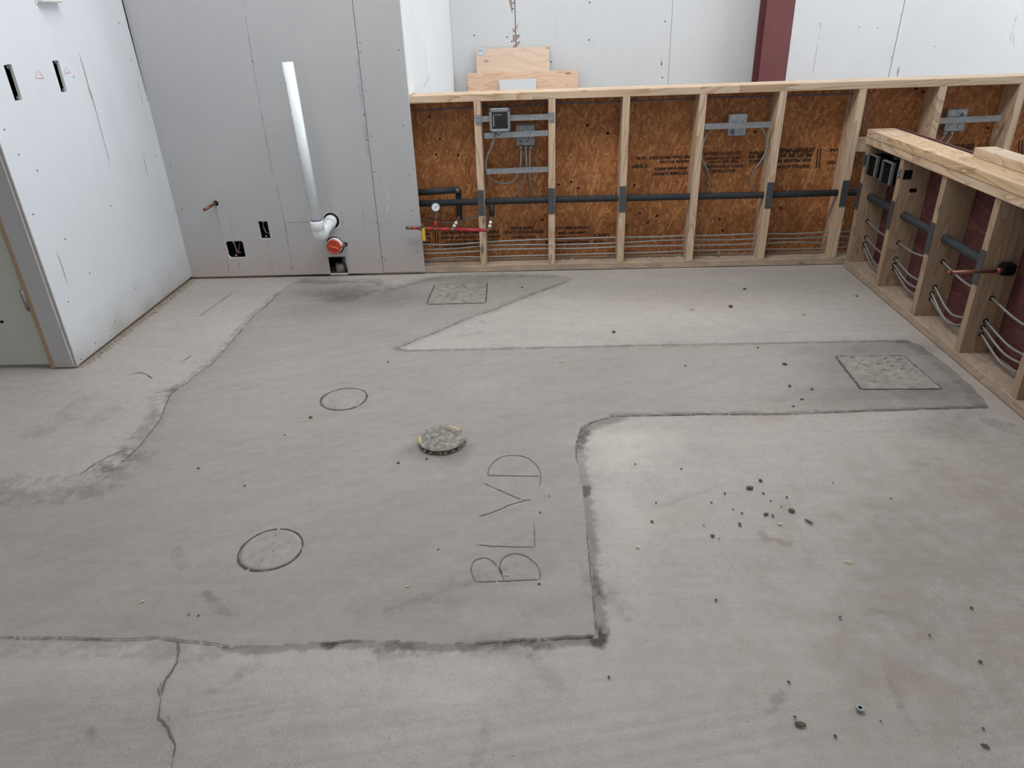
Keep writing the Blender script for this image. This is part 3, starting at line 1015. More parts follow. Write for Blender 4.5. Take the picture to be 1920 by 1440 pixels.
# framing behind the drywall: dark cavity with plates and end stud
box('wall_cavity_back', (XL - 0.1, YB + 0.155, 0), (XG - 0.05, YB + 0.165, CEIL), 'black', wb)
box('end_stud', (XG - 0.085, YB, 0.04), (XG - 0.047, YB + 0.14, CEIL), 'pine_z', wb)
box('bottom_plate', (XL - 0.1, YB, 0.0), (XG - 0.05, YB + 0.14, 0.006), 'pine_dirty_x', wb)
for x in (-1.13, -1.53, -1.94):
    box('stud', (x - 0.019, YB + 0.002, 0.04), (x + 0.019, YB + 0.14, CEIL), 'pine_z', wb)
# wall box inserts behind the two cut-outs
for i, (a, b, c, d) in enumerate(((-1.657, 0.232, -1.594, 0.342), (-1.876, 0.121, -1.765, 0.229))):
    box('outlet_box', (a, YB + 0.045, b), (c, YB + 0.050, d), 'black', wb)
    for (l0, l1) in (((a, YB, b), (a + 0.003, YB + 0.05, d)), ((c - 0.003, YB, b), (c, YB + 0.05, d)), ((a, YB, b), (c, YB + 0.05, b + 0.003)), ((a, YB, d - 0.003), (c, YB + 0.05, d))):
        box('box_side', l0, l1, 'black', wb)
    tube('loose_wire', [(a + 0.02, YB + 0.04, d - 0.01), ((a + c) / 2 - 0.01, YB + 0.012, (b + d) / 2 + 0.02), ((a + c) / 2, YB + 0.008, (b + d) / 2 - 0.02), ((a + c) / 2 + 0.015, YB + 0.03, b + 0.02)], 0.003, 'pencil', wb, 6, 5)
    tube('loose_wire', [((a + c) / 2 + 0.015, YB + 0.04, d - 0.02), ((a + c) / 2 + 0.012, YB + 0.014, (b + d) / 2), ((a + c) / 2 - 0.008, YB + 0.03, b + 0.015)], 0.0028, 'redink' if i else 'ink', wb, 6, 5)
    m_ = (a + c) / 2 - (0.0 if i == 0 else 0.01)
    for zz, s in ((d - 0.006, -1), (b + 0.010, 1)):
        build('mounting_ear', [(m_ - 0.007, YB - 0.002, zz), (m_ + 0.007, YB - 0.002, zz), (m_ + 0.004, YB - 0.002, zz + s * 0.010), (m_ - 0.004, YB - 0.002, zz + s * 0.010),
                               (m_ - 0.007, YB + 0.001, zz), (m_ + 0.007, YB + 0.001, zz), (m_ + 0.004, YB + 0.001, zz + s * 0.010), (m_ - 0.004, YB + 0.001, zz + s * 0.010)],
              [(0, 1, 2, 3), (7, 6, 5, 4), (0, 4, 5, 1), (1, 5, 6, 2), (2, 6, 7, 3), (3, 7, 4, 0)], 'steel', wb)
# capped drain stub in the hole at the floor
tube('floor_stub', [(-1.222, YB + 0.035, -0.003), (-1.222, YB + 0.035, 0.062)], 0.028, 'drain_fill', wb, 16)
tube('conduit_stub', [(-1.192, YB + 0.06, 0.0), (-1.194, YB + 0.06, 0.105)], 0.020, 'dull_steel', wb, 12)

def wall_marks(name, strokes, width, mat, parent, fmap, **kw):
    V, F = [], []
    for i, s in enumerate(strokes):
        v, f = ribbon_geo(s, width, 0.0, seed=i + 1, step=0.012, **kw)
        F += [tuple(k + len(V) for k in q) for q in f]
        V += v
    return build(name, [fmap(a, b) for a, b, _ in V], F, mat, parent)
def wp(px, py):
    p = pl(px, py, 1, YW)
    return (float(p[0]), float(p[2]))
fw = lambda a, b: (a, YW - 0.0009, b)
wall_marks('pencil_lines', [[wp(455, 0), wp(476, 130), wp(492, 222), wp(510, 320)], [wp(518, 345), wp(535, 425), wp(550, 517)], [wp(400, 365), wp(428, 500), wp(431, 517)], [wp(430, 405), wp(452, 517)],
                            [wp(501, 450), wp(513, 518)], [wp(615, 378), wp(622, 400)], [wp(624, 434), wp(627, 450)], [wp(628, 470), wp(629, 482)], [wp(638, 385), wp(655, 517)], [wp(677, 382), wp(690, 475)],
                            [wp(528, 417), wp(560, 417), wp(586, 415)], [wp(605, 482), wp(650, 481)]], 0.0024, 'pencil', wb, fw, gap=0.25, wvar=0.6)
M['faintwhite'] = simple('chalky_scuff', (0.50, 0.50, 0.50, 1), 0.9)
wall_marks('scuff_marks', [[wp(690, 222), wp(701, 206)], [wp(693, 330), wp(703, 327), wp(712, 330)], [wp(712, 330), wp(722, 345), wp(728, 370), wp(727, 395), wp(722, 412)]], 0.009, 'faintwhite', wb, fw, gap=0.15, wvar=0.6)
# factory lettering printed down the board edge
V, F = text_geo('1/2" CT EASI-LITE G  12 mm 3140', 1.0)
lo, hi = V.min(0), V.max(0)
a0, a1 = np.array(wp(666, 112)), np.array(wp(688, 292))
dv = (a1 - a0); Ln = np.linalg.norm(dv); dv /= Ln
nv = np.array([-dv[1], dv[0]])
build('printed_text', [fw(*(a0 + dv * (v[0] - lo[0]) / (hi[0] - lo[0]) * Ln + nv * (v[1] - lo[1]) / (hi[1] - lo[1]) * 0.020)) for v in V], F, 'faint', wb)
def screws(name, pts, fmap, mat, parent, r=0.0035):
    V, F = [], []
    for (a, b) in pts:
        k0 = len(V)
        V += [fmap(a + r * math.cos(t), b + r * math.sin(t)) for t in np.linspace(0, 2 * math.pi, 9)[:-1]]
        F.append(tuple(range(k0, k0 + 8)))
    o = build(name, V, F, mat, parent)
    o['kind'] = 'stuff'
    return o
screws('screw_dimples', [wp(*p) for p in ((474, 115), (492, 222), (510, 320), (536, 430), (540, 454), (545, 480), (549, 503), (675, 80), (685, 170), (697, 255), (702, 322), (706, 418), (714, 420), (717, 482), (722, 487),
      (748, 94), (756, 235), (768, 329), (772, 395), (782, 471), (675, 98), (688, 262), (342, 393), (428, 500), (448, 495), (649, 498), (652, 505), (544, 501), (683, 215), (320, 312))], fw, 'joint', wb, 0.0032)

# pvc stand pipe
px_, py_ = -1.240, 3.868
pv = empty('pvc_drain_pipe', (px_, py_, 0.30), 'white plastic drain pipe rising from an elbow in the grey wall', 'pipe')
tube('stand_pipe', [(px_, py_, 0.36), (px_ - 0.018, py_, 1.185)], 0.0275, 'pvc', pv, 24)
tube('primer_ring', [(px_, py_, 0.3885), (px_, py_, 0.396)], 0.0305, 'purple', pv, 24)
lathe('upper_hub', [(0.031, 0.335), (0.0365, 0.338), (0.0365, 0.382), (0.0345, 0.388)], (px_, py_, 0), (0, 0, 1), 'pvc', pv, 24)
elb = [(px_, py_, 0.345), (px_, py_ + 0.004, 0.322), (px_ + 0.002, py_ + 0.018, 0.306), (px_ + 0.004, py_ + 0.05, 0.302), (px_ + 0.006, py_ + 0.07, 0.304)]
tube('elbow', elb, 0.0335, 'pvc', pv, 24, 6)
tube('wall_arm', [(px_ + 0.005, py_ + 0.06, 0.304), (px_ + 0.014, YW + 0.10, 0.331)], 0.0285, 'pvc', pv, 24)
tube('arm_hub', [(px_ + 0.0125, YW - 0.030, 0.3245), (px_ + 0.014, YW + 0.03, 0.331)], 0.036, 'pvc', pv, 24)
printed('printed_text', '2" PVC DWV NSF  ASTM D2665  SCH 40  MADE IN USA  ASTM D1785', 0.010, 0.66,
        lambda u, v: (px_ - 0.014 - 0.0 + (1.14 - u - 0.43) * -0.0 - 0.018 * (1.12 - u - 0.4) / 0.8 + (v - 0.005) - 0.006, py_ - 0.0280, 1.12 - u), 'pencil', pv)

# orange-red test plug below it
tp = empty('test_plug', (-1.222, YW, 0.13), 'orange-red screw plug in a cleanout hub on the grey wall', 'plug')
lathe('hub', [(0.046, -0.05), (0.046, 0.022), (0.042, 0.024)], (-1.222, YW, 0.185), (0, -1, 0), 'pvc', tp, 24)
lathe('plug', [(0.043, 0.0), (0.043, 0.030), (0.039, 0.034), (0.034, 0.034), (0.031, 0.027)], (-1.222, YW, 0.185), (0, -1, 0), 'cap', tp, 24)
box('grip_bar', (-1.254, YW - 0.042, 0.178), (-1.190, YW - 0.026, 0.190), 'cap', tp, 0.003, (0, math.radians(18), 0))
for k in range(3):
    a = math.radians(150 + k * 120)
    box('grip_lug', (-1.222 + 0.022 * math.cos(a) - 0.006, YW - 0.036, 0.185 + 0.022 * math.sin(a) - 0.006), (-1.222 + 0.022 * math.cos(a) + 0.006, YW - 0.026, 0.185 + 0.022 * math.sin(a) + 0.006), 'cap', tp, 0.002)
cs = empty('copper_stub', (-1.162, YW, 0.19), 'short copper stub beside the orange-red plug', 'pipe')
tube('tube', [(-1.160, YW + 0.03, 0.190), (-1.163, YW - 0.045, 0.189)], 0.0085, 'copper', cs, 12)
tube('crimped_end', [(-1.163, YW - 0.043, 0.189), (-1.164, YW - 0.060, 0.189)], [0.0087, 0.005], 'copper', cs, 12)
cs = empty('copper_stub', (-1.88, YW, 0.449), 'thin copper stub poking from the grey wall near the white wall', 'pipe')
tube('tube', [(-1.876, YW + 0.03, 0.450), (-1.880, YW - 0.140, 0.449)], 0.0085, 'copper', cs, 12)
tube('crimped_end', [(-1.880, YW - 0.138, 0.449), (-1.8804, YW - 0.152, 0.449)], [0.0085, 0.0095], 'copper', cs, 12)

# ---------------------------------------------------------------- white side wall
YF = 2.865
wl = empty('wall_left', (XL, 3.5, 0), 'white drywall side wall with two narrow cut-outs', 'wall', kind='structure')
fl_ = lambda u, v, w: (XL - w, u, v)
s1 = rect(3.032, 1.120, 3.078, 1.252, 0.002)
s2 = rect(3.348, 1.120, 3.392, 1.250, 0.002)
wall_plate('drywall_panel', [(YF, 0.012), (YW, 0.018), (YW, CEIL), (YF, CEIL)], [s1, s2], 0.013, fl_, 0, ['white_wall', 'gypsum'], wl)
box('wall_core', (XL - 0.105, YF + 0.013, 0.0), (XL - 0.070, YW + 0.1, CEIL), 'black', wl)
box('bottom_plate', (XL - 0.105, YF + 0.013, 0.0), (XL - 0.014, YW, 0.038), 'pine_dirty_y', wl)
for (a, b) in ((3.032, 3.078), (3.348, 3.392)):
    m_ = (a + b) / 2
    for zz, s in ((1.248, -1), (1.124, 1)):
        build('mounting_ear', [(XL - 0.002, m_ - 0.007, zz), (XL - 0.002, m_ + 0.007, zz), (XL - 0.002, m_, zz + s * 0.013), (XL - 0.005, m_ - 0.007, zz), (XL - 0.005, m_ + 0.007, zz), (XL - 0.005, m_, zz + s * 0.013)],
              [(0, 1, 2), (5, 4, 3), (0, 3, 4, 1), (1, 4, 5, 2), (2, 5, 3, 0)], 'steel', wl)
def lp(px, py):
    p = pl(px, py, 0, XL)
    return (float(p[1]), float(p[2]))
fwl = lambda a, b: (XL + 0.0009, a, b)
wall_marks('torn_paper_scars', [[lp(148, 100), lp(160, 140), lp(172, 188)], [lp(168, 165), lp(180, 210)]], 0.007, 'scuff', wl, fwl, wvar=0.4)
wall_marks('torn_paper_line', [[lp(178, 200), lp(192, 255), lp(206, 306)], [lp(258, 150), lp(262, 172)], [lp(264, 178), lp(268, 198)], [lp(268, 290), lp(277, 330)], [lp(106, 472), lp(118, 505), lp(126, 532)]], 0.0042, 'scuff', wl, fwl, wvar=0.5)
wall_marks('red_triangles', [[lp(69, 129), lp(67, 147), lp(82, 147), lp(69, 129)], [lp(123, 124), lp(121, 138), lp(132, 136), lp(123, 124)], [lp(73, 136), lp(75, 142)], [lp(126, 130), lp(127, 134)]], 0.0022, 'redink', wl, fwl, wvar=0.3)
M['faintmark'] = simple('faint_pencil', (0.50, 0.51, 0.53, 1), 0.8)
wall_marks('pencil_notes', [[lp(70, 162), lp(74, 170), lp(72, 175)], [lp(78, 163), lp(80, 175)], [lp(84, 160), lp(86, 168), lp(83, 172)], [lp(89, 153), lp(93, 168)], [lp(129, 148), lp(133, 152)], [lp(128, 158), lp(132, 160)]], 0.0025, 'faintmark', wl, fwl, gap=0.2)
screws('screw_dimples', [lp(*p) for p in ((223, 43), (241, 52), (245, 111), (8, 243), (138, 144), (292, 292), (276, 187), (70, 320), (207, 386), (122, 448), (62, 402), (168, 512), (252, 541), (208, 630), (215, 603), (178, 643), (320, 333), (35, 290), (128, 566), (335, 535), (152, 674))], fwl, 'joint', wl, 0.0038)
# paper edge flap and dark slit in the corner at the top of the white wall
build('corner_gap', [(XL + 0.0012, YW - 0.003, 1.02), (XL + 0.0012, YW - 0.003, 2.2), (XL + 0.0012, YW - 0.017, 2.2), (XL + 0.0012, YW - 0.014, 1.40), (XL + 0.0012, YW - 0.005, 1.04)], [(0, 1, 2, 3, 4)], 'black', wl)
# small white box high on the white wall
tb = empty('wall_thermostat', (XL, 3.457, 1.47), 'small white plastic box high on the white wall', 'thermostat')
box('cover', (XL + 0.004, 3.36, 1.472), (XL + 0.036, 3.50, 1.60), 'white', tb, 0.006)
box('back_plate', (XL, 3.355, 1.468), (XL + 0.006, 3.505, 1.605), 'white', tb, 0.002)
# crumbs of plaster along its foot
rnd = random.Random(4)
def crumbs(name, spots, mat, label, parent=None):
    V, F = [], []
    for (x, y, z, s) in spots:
        k0 = len(V)
        a = rnd.uniform(0, 6)
        q = [(math.cos(a + t * 1.57) * s * rnd.uniform(0.6, 1.2), math.sin(a + t * 1.57) * s * rnd.uniform(0.4, 1.0)) for t in range(4)]
        V += [(x + c, y + d, z) for c, d in q] + [(x + rnd.uniform(-.2, .2) * s, y + rnd.uniform(-.2, .2) * s, z + s * rnd.uniform(0.5, 1.0))]
        F += [(k0, k0 + 1, k0 + 4), (k0 + 1, k0 + 2, k0 + 4), (k0 + 2, k0 + 3, k0 + 4), (k0 + 3, k0, k0 + 4)]
    o = build(name, V, F, mat, parent)
    return tag(o, label, name.replace('_', ' ') if parent is None else None, None, 'stuff')
sp = []
for k in range(620):
    y = rnd.uniform(YF, YW - 0.03)
    sp.append((XL + abs(rnd.gauss(0, 0.016)) + 0.002, y, -0.001, rnd.choice([0.002, 0.003, 0.003, 0.004, 0.006])))
for k in range(26):
    sp.append((XL + rnd.uniform(0.005, 0.04), rnd.uniform(YF + 0.05, YW - 0.05), -0.001, rnd.uniform(0.006, 0.012)))
crumbs('plaster_rubble', sp, 'crumbs', 'thin line of plaster crumbs along the foot of the white wall')

# ---------------------------------------------------------------- wall with the door (faces the camera, left edge of the photo)
wd = empty('wall_front_left', (-2.3, YF, 0), 'taupe drywall wall end beside the door', 'wall', kind='structure')
wall_plate('drywall_panel', [(-2.228, 0.004), (XL - 0.014, 0.004), (XL - 0.014, CEIL), (-2.228, CEIL)], [], 0.013, lambda u, v, w: (u, YF + w - 0.004, v), 1, ['mauve_wall', 'gypsum'], wd)
wall_plate('drywall_panel', [(-5.0, 0.0), (-3.14, 0.0), (-3.14, CEIL), (-5.0, CEIL)], [], 0.013, lambda u, v, w: (u, YF + w, v), 1, ['mauve_wall', 'gypsum'], wd)
wall_plate('drywall_panel', [(-3.14, 2.06), (-2.228, 2.06), (-2.228, CEIL), (-3.14, CEIL)], [], 0.013, lambda u, v, w: (u, YF + w, v), 1, ['mauve_wall', 'gypsum'], wd)
# white bead along the panel corner
wall_marks('paper_bead', [[(XL - 0.0155, 0.01), (XL - 0.0165, 0.5), (XL - 0.0155, 1.0), (XL - 0.0165, 2.2)]], 0.007, 'gypsum', wd, lambda a, b: (a, YF - 0.0048, b), wvar=0.5)
box('corner_strip', (XL - 0.0138, YF - 0.0035, 0.004), (XL - 0.002, YF + 0.013, CEIL), 'mauve_wall', wd)
cx_, cz_ = [float(v) for v in pl(104, 643, 1, YF)[[0, 2]]]
wall_marks('filler_dab', [[(cx_ - 0.008, cz_), (cx_ + 0.008, cz_)]], 0.020, 'faintwhite', wd, lambda a, b: (a, YF - 0.005, b), wvar=0.2)
dcc = lambda px, py: tuple(float(v) for v in pl(px, py, 1, YF - 0.004)[[0, 2]])
wall_marks('chalky_scuffs', [[dcc(42, 495), dcc(58, 505)], [dcc(46, 515), dcc(54, 520)], [dcc(0, 380), dcc(10, 375)], [dcc(76, 578), dcc(82, 576)]], 0.006, 'faintwhite', wd, lambda a, b: (a, YF - 0.0052, b), gap=0.2)
tr = empty('trim_1', (-2.235, YF, 0), 'brown wooden door jamb', 'trim', kind='structure')
box('jamb', (-2.248, YF - 0.006, 0.0), (-2.229, YF + 0.10, 2.06), 'brown_jamb', tr, 0.001)
box('jamb_stop', (-2.256, YF + 0.030, 0.0), (-2.248, YF + 0.06, 2.05), 'brown_jamb', tr, 0.001)
dr = empty('door_1', (-2.70, YF, 0), 'dusty pale green-grey panel door', 'door', kind='structure')
box('leaf', (-3.10, YF + 0.012, 0.014), (-2.252, YF + 0.048, 2.045), 'door', dr, 0.001)
# raised mouldings of the lower and upper panel
for (z0, z1) in ((0.22, 0.86), (1.02, 1.86)):
    for (a, b, c, d) in ((-2.98, z0, -2.40, z0 + 0.014), (-2.98, z1, -2.40, z1 + 0.014), (-2.98, z0, -2.966, z1), (-2.414, z0, -2.40, z1)):
        box('panel_moulding', (a, YF + 0.008, b), (c, YF + 0.0125, d), 'door', dr, 0.0015)
for z in (0.285, 1.02, 1.82):
    h = box('hinge', (-2.268, YF - 0.002, z), (-2.240, YF + 0.0125, z + 0.088), 'steel', dr, 0.0015)
    tube('hinge_pin', [(-2.251, YF - 0.006, z - 0.004), (-2.251, YF - 0.006, z + 0.092)], 0.006, 'steel', h, 8)
tube('door_knob', [(-3.04, YF + 0.012, 0.95), (-3.04, YF - 0.02, 0.95), (-3.04, YF - 0.03, 0.95), (-3.04, YF - 0.055, 0.95)], [0.012, 0.012, 0.026, 0.022], 'steel', dr, 16)

# ---------------------------------------------------------------- far walls, beyond the half wall
YFAR = 6.32
wr = empty('wall_far_side', (XG, 5.2, 0), 'bright white side wall beyond the half wall', 'wall', kind='structure')
wall_plate('drywall_panel', [(YB + 0.166, 0.0), (YFAR, 0.0), (YFAR, CEIL), (YB + 0.001, CEIL), (YB + 0.001, 0.990), (YB + 0.166, 0.990)], [], 0.013, lambda u, v, w: (-0.7015 - w, u, v), 0, ['far_wall', 'gypsum'], wr)
wf = empty('wall_far', (0.6, YFAR, 0), 'pale drywall far wall behind the half wall', 'wall', kind='structure')
seamx = float(pl(965, 0, 1, YFAR)[0])
for (a, b) in ((-0.70, seamx - 0.004), (seamx + 0.004, seamx + 1.22), (seamx + 1.223, 2.5)):
    wall_plate('drywall_panel', [(a, 0.0), (b, 0.0), (b, CEIL), (a, CEIL)], [], 0.013, lambda u, v, w: (u, YFAR + w, v), 1, ['far_wall', 'gypsum'], wf)
box('dark_backing', (-0.75, YFAR + 0.014, 0), (2.6, YFAR + 0.02, CEIL), 'scuff', wf)
def fp(px, py):
    p = pl(px, py, 1, YFAR)
    return (float(p[0]), float(p[2]))
ff = lambda a, b: (a, YFAR - 0.0009, b)
def tri(name, polys, mat, parent, fmap):
    V, F = [], []
    for P in polys:
        k0 = len(V)
        V += [fmap(*p) for p in P]
        F.append(tuple(range(k0, k0 + len(P))))
    return build(name, V, F, mat, parent)
c4 = lambda x, y: fp(740 + x * 0.21875, y * 0.21875)
tri('torn_paper', [[c4(978, 0), c4(1006, 0), c4(1010, 110), c4(1004, 110)], [c4(1010, 240), c4(1030, 250), c4(1068, 188), c4(1040, 265), c4(1016, 280)], [c4(1012, 300), c4(1078, 296), c4(1060, 330), c4(1020, 362), c4(1012, 355)], [c4(1014, 395), c4(1060, 355), c4(1078, 352), c4(1060, 385), c4(1030, 405), c4(1014, 404)]], 'scuff', wf, ff)
wall_marks('pencil_lines', [[c4(1382, 100), c4(1380, 350)]], 0.004, 'faintmark', wf, ff, gap=0.4)
screws('screw_dimples', [c4(*p) for p in ((1018, 25), (1012, 75), (682, 302), (1672, 22), (1665, 342), (1342, 530), (1003, 356), (965, 318))] + [fp(1240, 120), fp(1242, 145), fp(1247, 40)], ff, 'joint', wf, 0.006)
wall_marks('torn_scar', [[fp(1240, 110), fp(1241, 125)]], 0.010, 'scuff', wf, ff)
wall_marks('pencil_line', [[(4.86, 0.95), (4.78, 1.20)], [(4.62, 0.99), (4.9, 1.02)]], 0.005, 'faintmark', wr, lambda a, b: (-0.6988, a, b), gap=0.25)

# red steel column between the two far wall planes
YC0 = 6.10
cL, cR = [float(pl(x, 60, 1, YC0)[0]) for x in (1432.5, 1483.5)]
sc = empty('steel_column', ((cL + cR) / 2, YC0 + 0.1, 0), 'dark red primed steel column rising behind the half wall', 'column')
box('front_flange', (cL, YC0, 0), (cR, YC0 + 0.012, CEIL), 'red_steel', sc, 0.002)
box('web', ((cL + cR) / 2 - 0.005, YC0 + 0.012, 0), ((cL + cR) / 2 + 0.005, YC0 + 0.19, CEIL), 'red_steel', sc)
box('rear_flange', (cL, YC0 + 0.19, 0), (cR, YC0 + 0.202, CEIL), 'red_steel', sc, 0.002)
wg = empty('wall_far_right', (4.0, YC0, 0), 'bright white far wall right of the red column', 'wall', kind='structure')
sx_ = float(pl(1676, 70, 1, YC0)[0])
sA, sB = pl(1697, 0, 1, YC0), pl(1666, 144, 1, YC0)
ex = lambda z: float(sB[0] + (sA[0] - sB[0]) * (z - sB[2]) / (sA[2] - sB[2]))
wall_plate('drywall_panel', [(cR + 0.004, 0), (ex(0.4), 0), (ex(0.8) - 0.003, 0.8), (ex(1.5) - 0.003, 1.5), (ex(1.5), CEIL), (cR + 0.004, CEIL)], [], 0.013, lambda u, v, w: (u, YC0 + w, v), 1, ['far_wall', 'gypsum'], wg)
wall_plate('drywall_panel', [(ex(0.4) + 0.004, 0), (7.0, 0), (7.0, CEIL), (ex(1.5) + 0.004, CEIL), (ex(1.5) + 0.003, 1.5), (ex(0.8) + 0.003, 0.8)], [], 0.013, lambda u, v, w: (u, YC0 + w, v), 1, ['far_wall', 'gypsum'], wg)
box('dark_backing', (cR + 0.01, YC0 + 0.014, 0), (7.0, YC0 + 0.02, CEIL), 'scuff', wg)
rp = lambda px, py: tuple(float(v) for v in pl(px, py, 1, YC0)[[0, 2]])
fr = lambda a, b: (a, YC0 - 0.0009, b)
wall_marks('pencil_lines', [[rp(1540, 45), rp(1523, 143)], [rp(1907, 25), rp(1893, 80)], [rp(1902, 60), rp(1900, 85)]], 0.004, 'faintmark', wg, fr, gap=0.3)
wall_marks('torn_scar', [[rp(1686, 124), rp(1682, 144)]], 0.012, 'scuff', wg, fr, wvar=0.3)
screws('screw_dimples', [rp(*p) for p in ((1538, 45), (1611, 51), (1646, 53), (1752, 87), (1671, 108), (1690, 28))], fr, 'pencil', wg, 0.005)

# boards leaning against the far wall
def leaning(name, pix, ytop, thick, zb, mats, label, cat, lean=0.10, group=None):
    """pix: top-left, top-right pixels measured on plane y = ytop; board continues down to zb, foot further from the wall"""
    a, b = pl(*pix[0], 1, ytop), pl(*pix[1], 1, ytop)
    lo = (ytop - lean)
    V = [(a[0], ytop, a[2]), (b[0], ytop, b[2]), (b[0], lo, zb), (a[0], lo, zb)]
    V += [(x, y + thick, z) for x, y, z in V]
    o = build(name, V, [(0, 1, 2, 3), (7, 6, 5, 4), (0, 4, 5, 1), (1, 5, 6, 2), (2, 6, 7, 3), (3, 7, 4, 0)], mats, None)
    return tag(o, label, cat, group)
b1 = leaning('plywood_sheet', [(892, 91), (1030, 87)], YFAR - 0.030, 0.012, 0.0, 'ply_x', 'tall pale plywood sheet with a round blue sticker leaning on the far wall', 'plywood', 0.16)
M['ply_knot'] = mat_wood('knotty_plywood', 0, (0.80, 0.56, 0.40, 1), (0.62, 0.36, 0.22, 1), rings=0.8)
b2 = leaning('plywood_sheet', [(876, 138), (1083.5, 131)], YFAR - 0.075, 0.018, 0.0, 'ply_knot', 'wide knotty plywood board leaning in front of the tall sheet', 'plywood', 0.20)
b3 = leaning('drywall_offcut', [(936, 149.5), (1005, 147.5)], YFAR - 0.115, 0.013, 0.0, 'far_wall', 'small white drywall offcut leaning in front of the plywood boards', 'drywall', 0.20)
a = pl(902.5, 96.5, 1, YFAR - 0.037)
stk = lathe('sticker', [(0.028, 0.0), (0.028, 0.001)], (a[0], YFAR - 0.039, a[2]), (0, -1, 0), 'sticker', b1, 24)
printed('printed_text', 'BC', 0.012, 0.030, lambda u, v: (a[0] - 0.015 + u, YFAR - 0.0405, a[2] + v), 'stickerink', b1)

# ---------------------------------------------------------------- ceiling and the two off-frame walls with their openings
box('ceiling', (-5, -4, CEIL), (7, 6.6, CEIL + 0.1), 'ceiling')
tag(bpy.data.objects['ceiling'], 'white ceiling', 'ceiling', None, 'structure')
wq = empty('wall_right', (7, 1.3, 0), 'white outer wall with windows', 'wall', kind='structure')
wins = [(1.2, 4.8, 0.8, 3.0), (4.95, 5.95, 0.8, 3.0)]
wall_plate('drywall_panel', [(-4, 0), (6.6, 0), (6.6, CEIL), (-4, CEIL)], [rect(a, c, b, d) for a, b, c, d in wins], 0.12, lambda u, v, w: (7.0 + w, u, v), 0, ['far_wall', 'far_wall'], wq)
for i, (a, b, c, d) in enumerate(wins):
    wn = empty('window_%d' % (i + 1), (7.06, (a + b) / 2, c), 'wide aluminium framed window', 'window', kind='structure')
    for lo_, hi_ in (((7.03, a, c), (7.09, b, c + 0.05)), ((7.03, a, d - 0.05), (7.09, b, d)), ((7.03, a, c), (7.09, a + 0.05, d)), ((7.03, b - 0.05, c), (7.09, b, d))):
        box('window_frame', lo_, hi_, 'steel', wn, 0.003)
    box('window_pane', (7.055, a + 0.05, c + 0.05), (7.061, b - 0.05, d - 0.05), 'window', wn)
wo = empty('wall_front', (0, -4, 0), 'white wall with a wide roll-up door opening', 'wall', kind='structure')
wall_plate('drywall_panel', [(-5, 0), (-2.5, 0), (-2.5, 3.1), (3.7, 3.1), (3.7, 0), (7, 0), (7, CEIL), (-5, CEIL)], [], 0.12, lambda u, v, w: (u, -4.0 - w, v), 1, ['far_wall', 'far_wall'], wo)
tag(box('wall_outer_left', (-5.1, -4, 0), (-5.0, YF, CEIL), 'far_wall'), 'white outer left wall', 'wall', None, 'structure')

# ================================================================== BACK HALF WALL
ZK = 0.987
hw = empty('half_wall', (0.9, YB, 0), 'long open-framed half wall across the back with orange strand board', 'half wall')
XE = 3.6
box('top_plate', (XG - 0.045, YB + 0.0005, ZK - 0.038), (XE, YB + 0.155, ZK), 'pine_x', hw, 0.002)
box('bottom_plate', (XG - 0.045, YB + 0.0005, 0.0), (XE, YB + 0.14, 0.038), 'pine_dirty_x', hw, 0.002)
# studs: (x at foot, x at head)
STUDS = [(-0.353, -0.342), (0.050, 0.058), (0.452, 0.454), (0.853, 0.858), (1.265, 1.273), (1.676, 1.684), (2.088, 2.091), (2.495, 2.497), (2.90, 2.90), (3.31, 3.31)]
studs = []
for i, (xa, xb) in enumerate(STUDS):
    o = box('stud', (xa - 0.019, YB, 0.038), (xa + 0.019, YB + 0.14, ZK - 0.038), 'pine_z', hw, 0.0015)
    for v in o.data.vertices:
        if v.co.z > 0:
            v.co.x += xb - xa
    studs.append(o)
# strand board sheets
osb = []
for (a, b) in ((XG - 0.044, 0.452), (0.455, 1.69), (1.693, XE)):
    osb.append(box('strand_board', (a, YO, 0.0), (b, YO + 0.011, ZK - 0.039), 'osb', hw))
blk = box('blocking', (1.705, YB + 0.03, 0.625), (2.068, YB + 0.068, 0.700), 'pine_x', hw, 0.0015)
# grey nail plates over the pipe holes
for i in (0, 1, 2, 4, 5):
    xa, xb = STUDS[i]
    f = 0.41 / 0.95
    x = xa + (xb - xa) * f
    dz = 0.0
    o = box('nail_plate', (x - 0.0195, YB - 0.0028, 0.338 + dz), (x + 0.0175, YB - 0.0008, 0.479 + dz), 'plate', studs[i])
    # toothed ends
    for zz, s in ((0.338, -1), (0.479, 1)):
        V, F = [], []
        for k in range(5):
            u = x - 0.0195 + 0.0074 * k
            k0 = len(V)
            V += [(u, YB - 0.0028, zz), (u + 0.0074, YB - 0.0028, zz), (u + 0.0037, YB - 0.0028, zz + s * 0.004)]
            F.append((k0, k0 + 1, k0 + 2))
        build('plate_teeth', V, F, 'plate', studs[i])

def osb_p(px, py):
    p = pl(px, py, 1, YO)
    return (float(p[0]), float(p[2]))
def osb_text(s, px, py, wpx, h, flip, sheet, mat='ink'):
    """px,py = left-middle pixel of the line as seen, wpx = its width in photo pixels"""
    a = osb_p(px, py); b = osb_p(px + wpx, py - wpx * 0.030)
    W = b[0] - a[0]
    h = h * 1.22
    if flip:
        fm_ = lambda u, v: (b[0] - u, YO - 0.0008, a[1] + h / 2 - v)
    else:
        fm_ = lambda u, v: (a[0] + u, YO - 0.0008, a[1] - h / 2 + v)
    return printed('printed_text', s, h, W, fm_, mat, osb[sheet], 0.042)
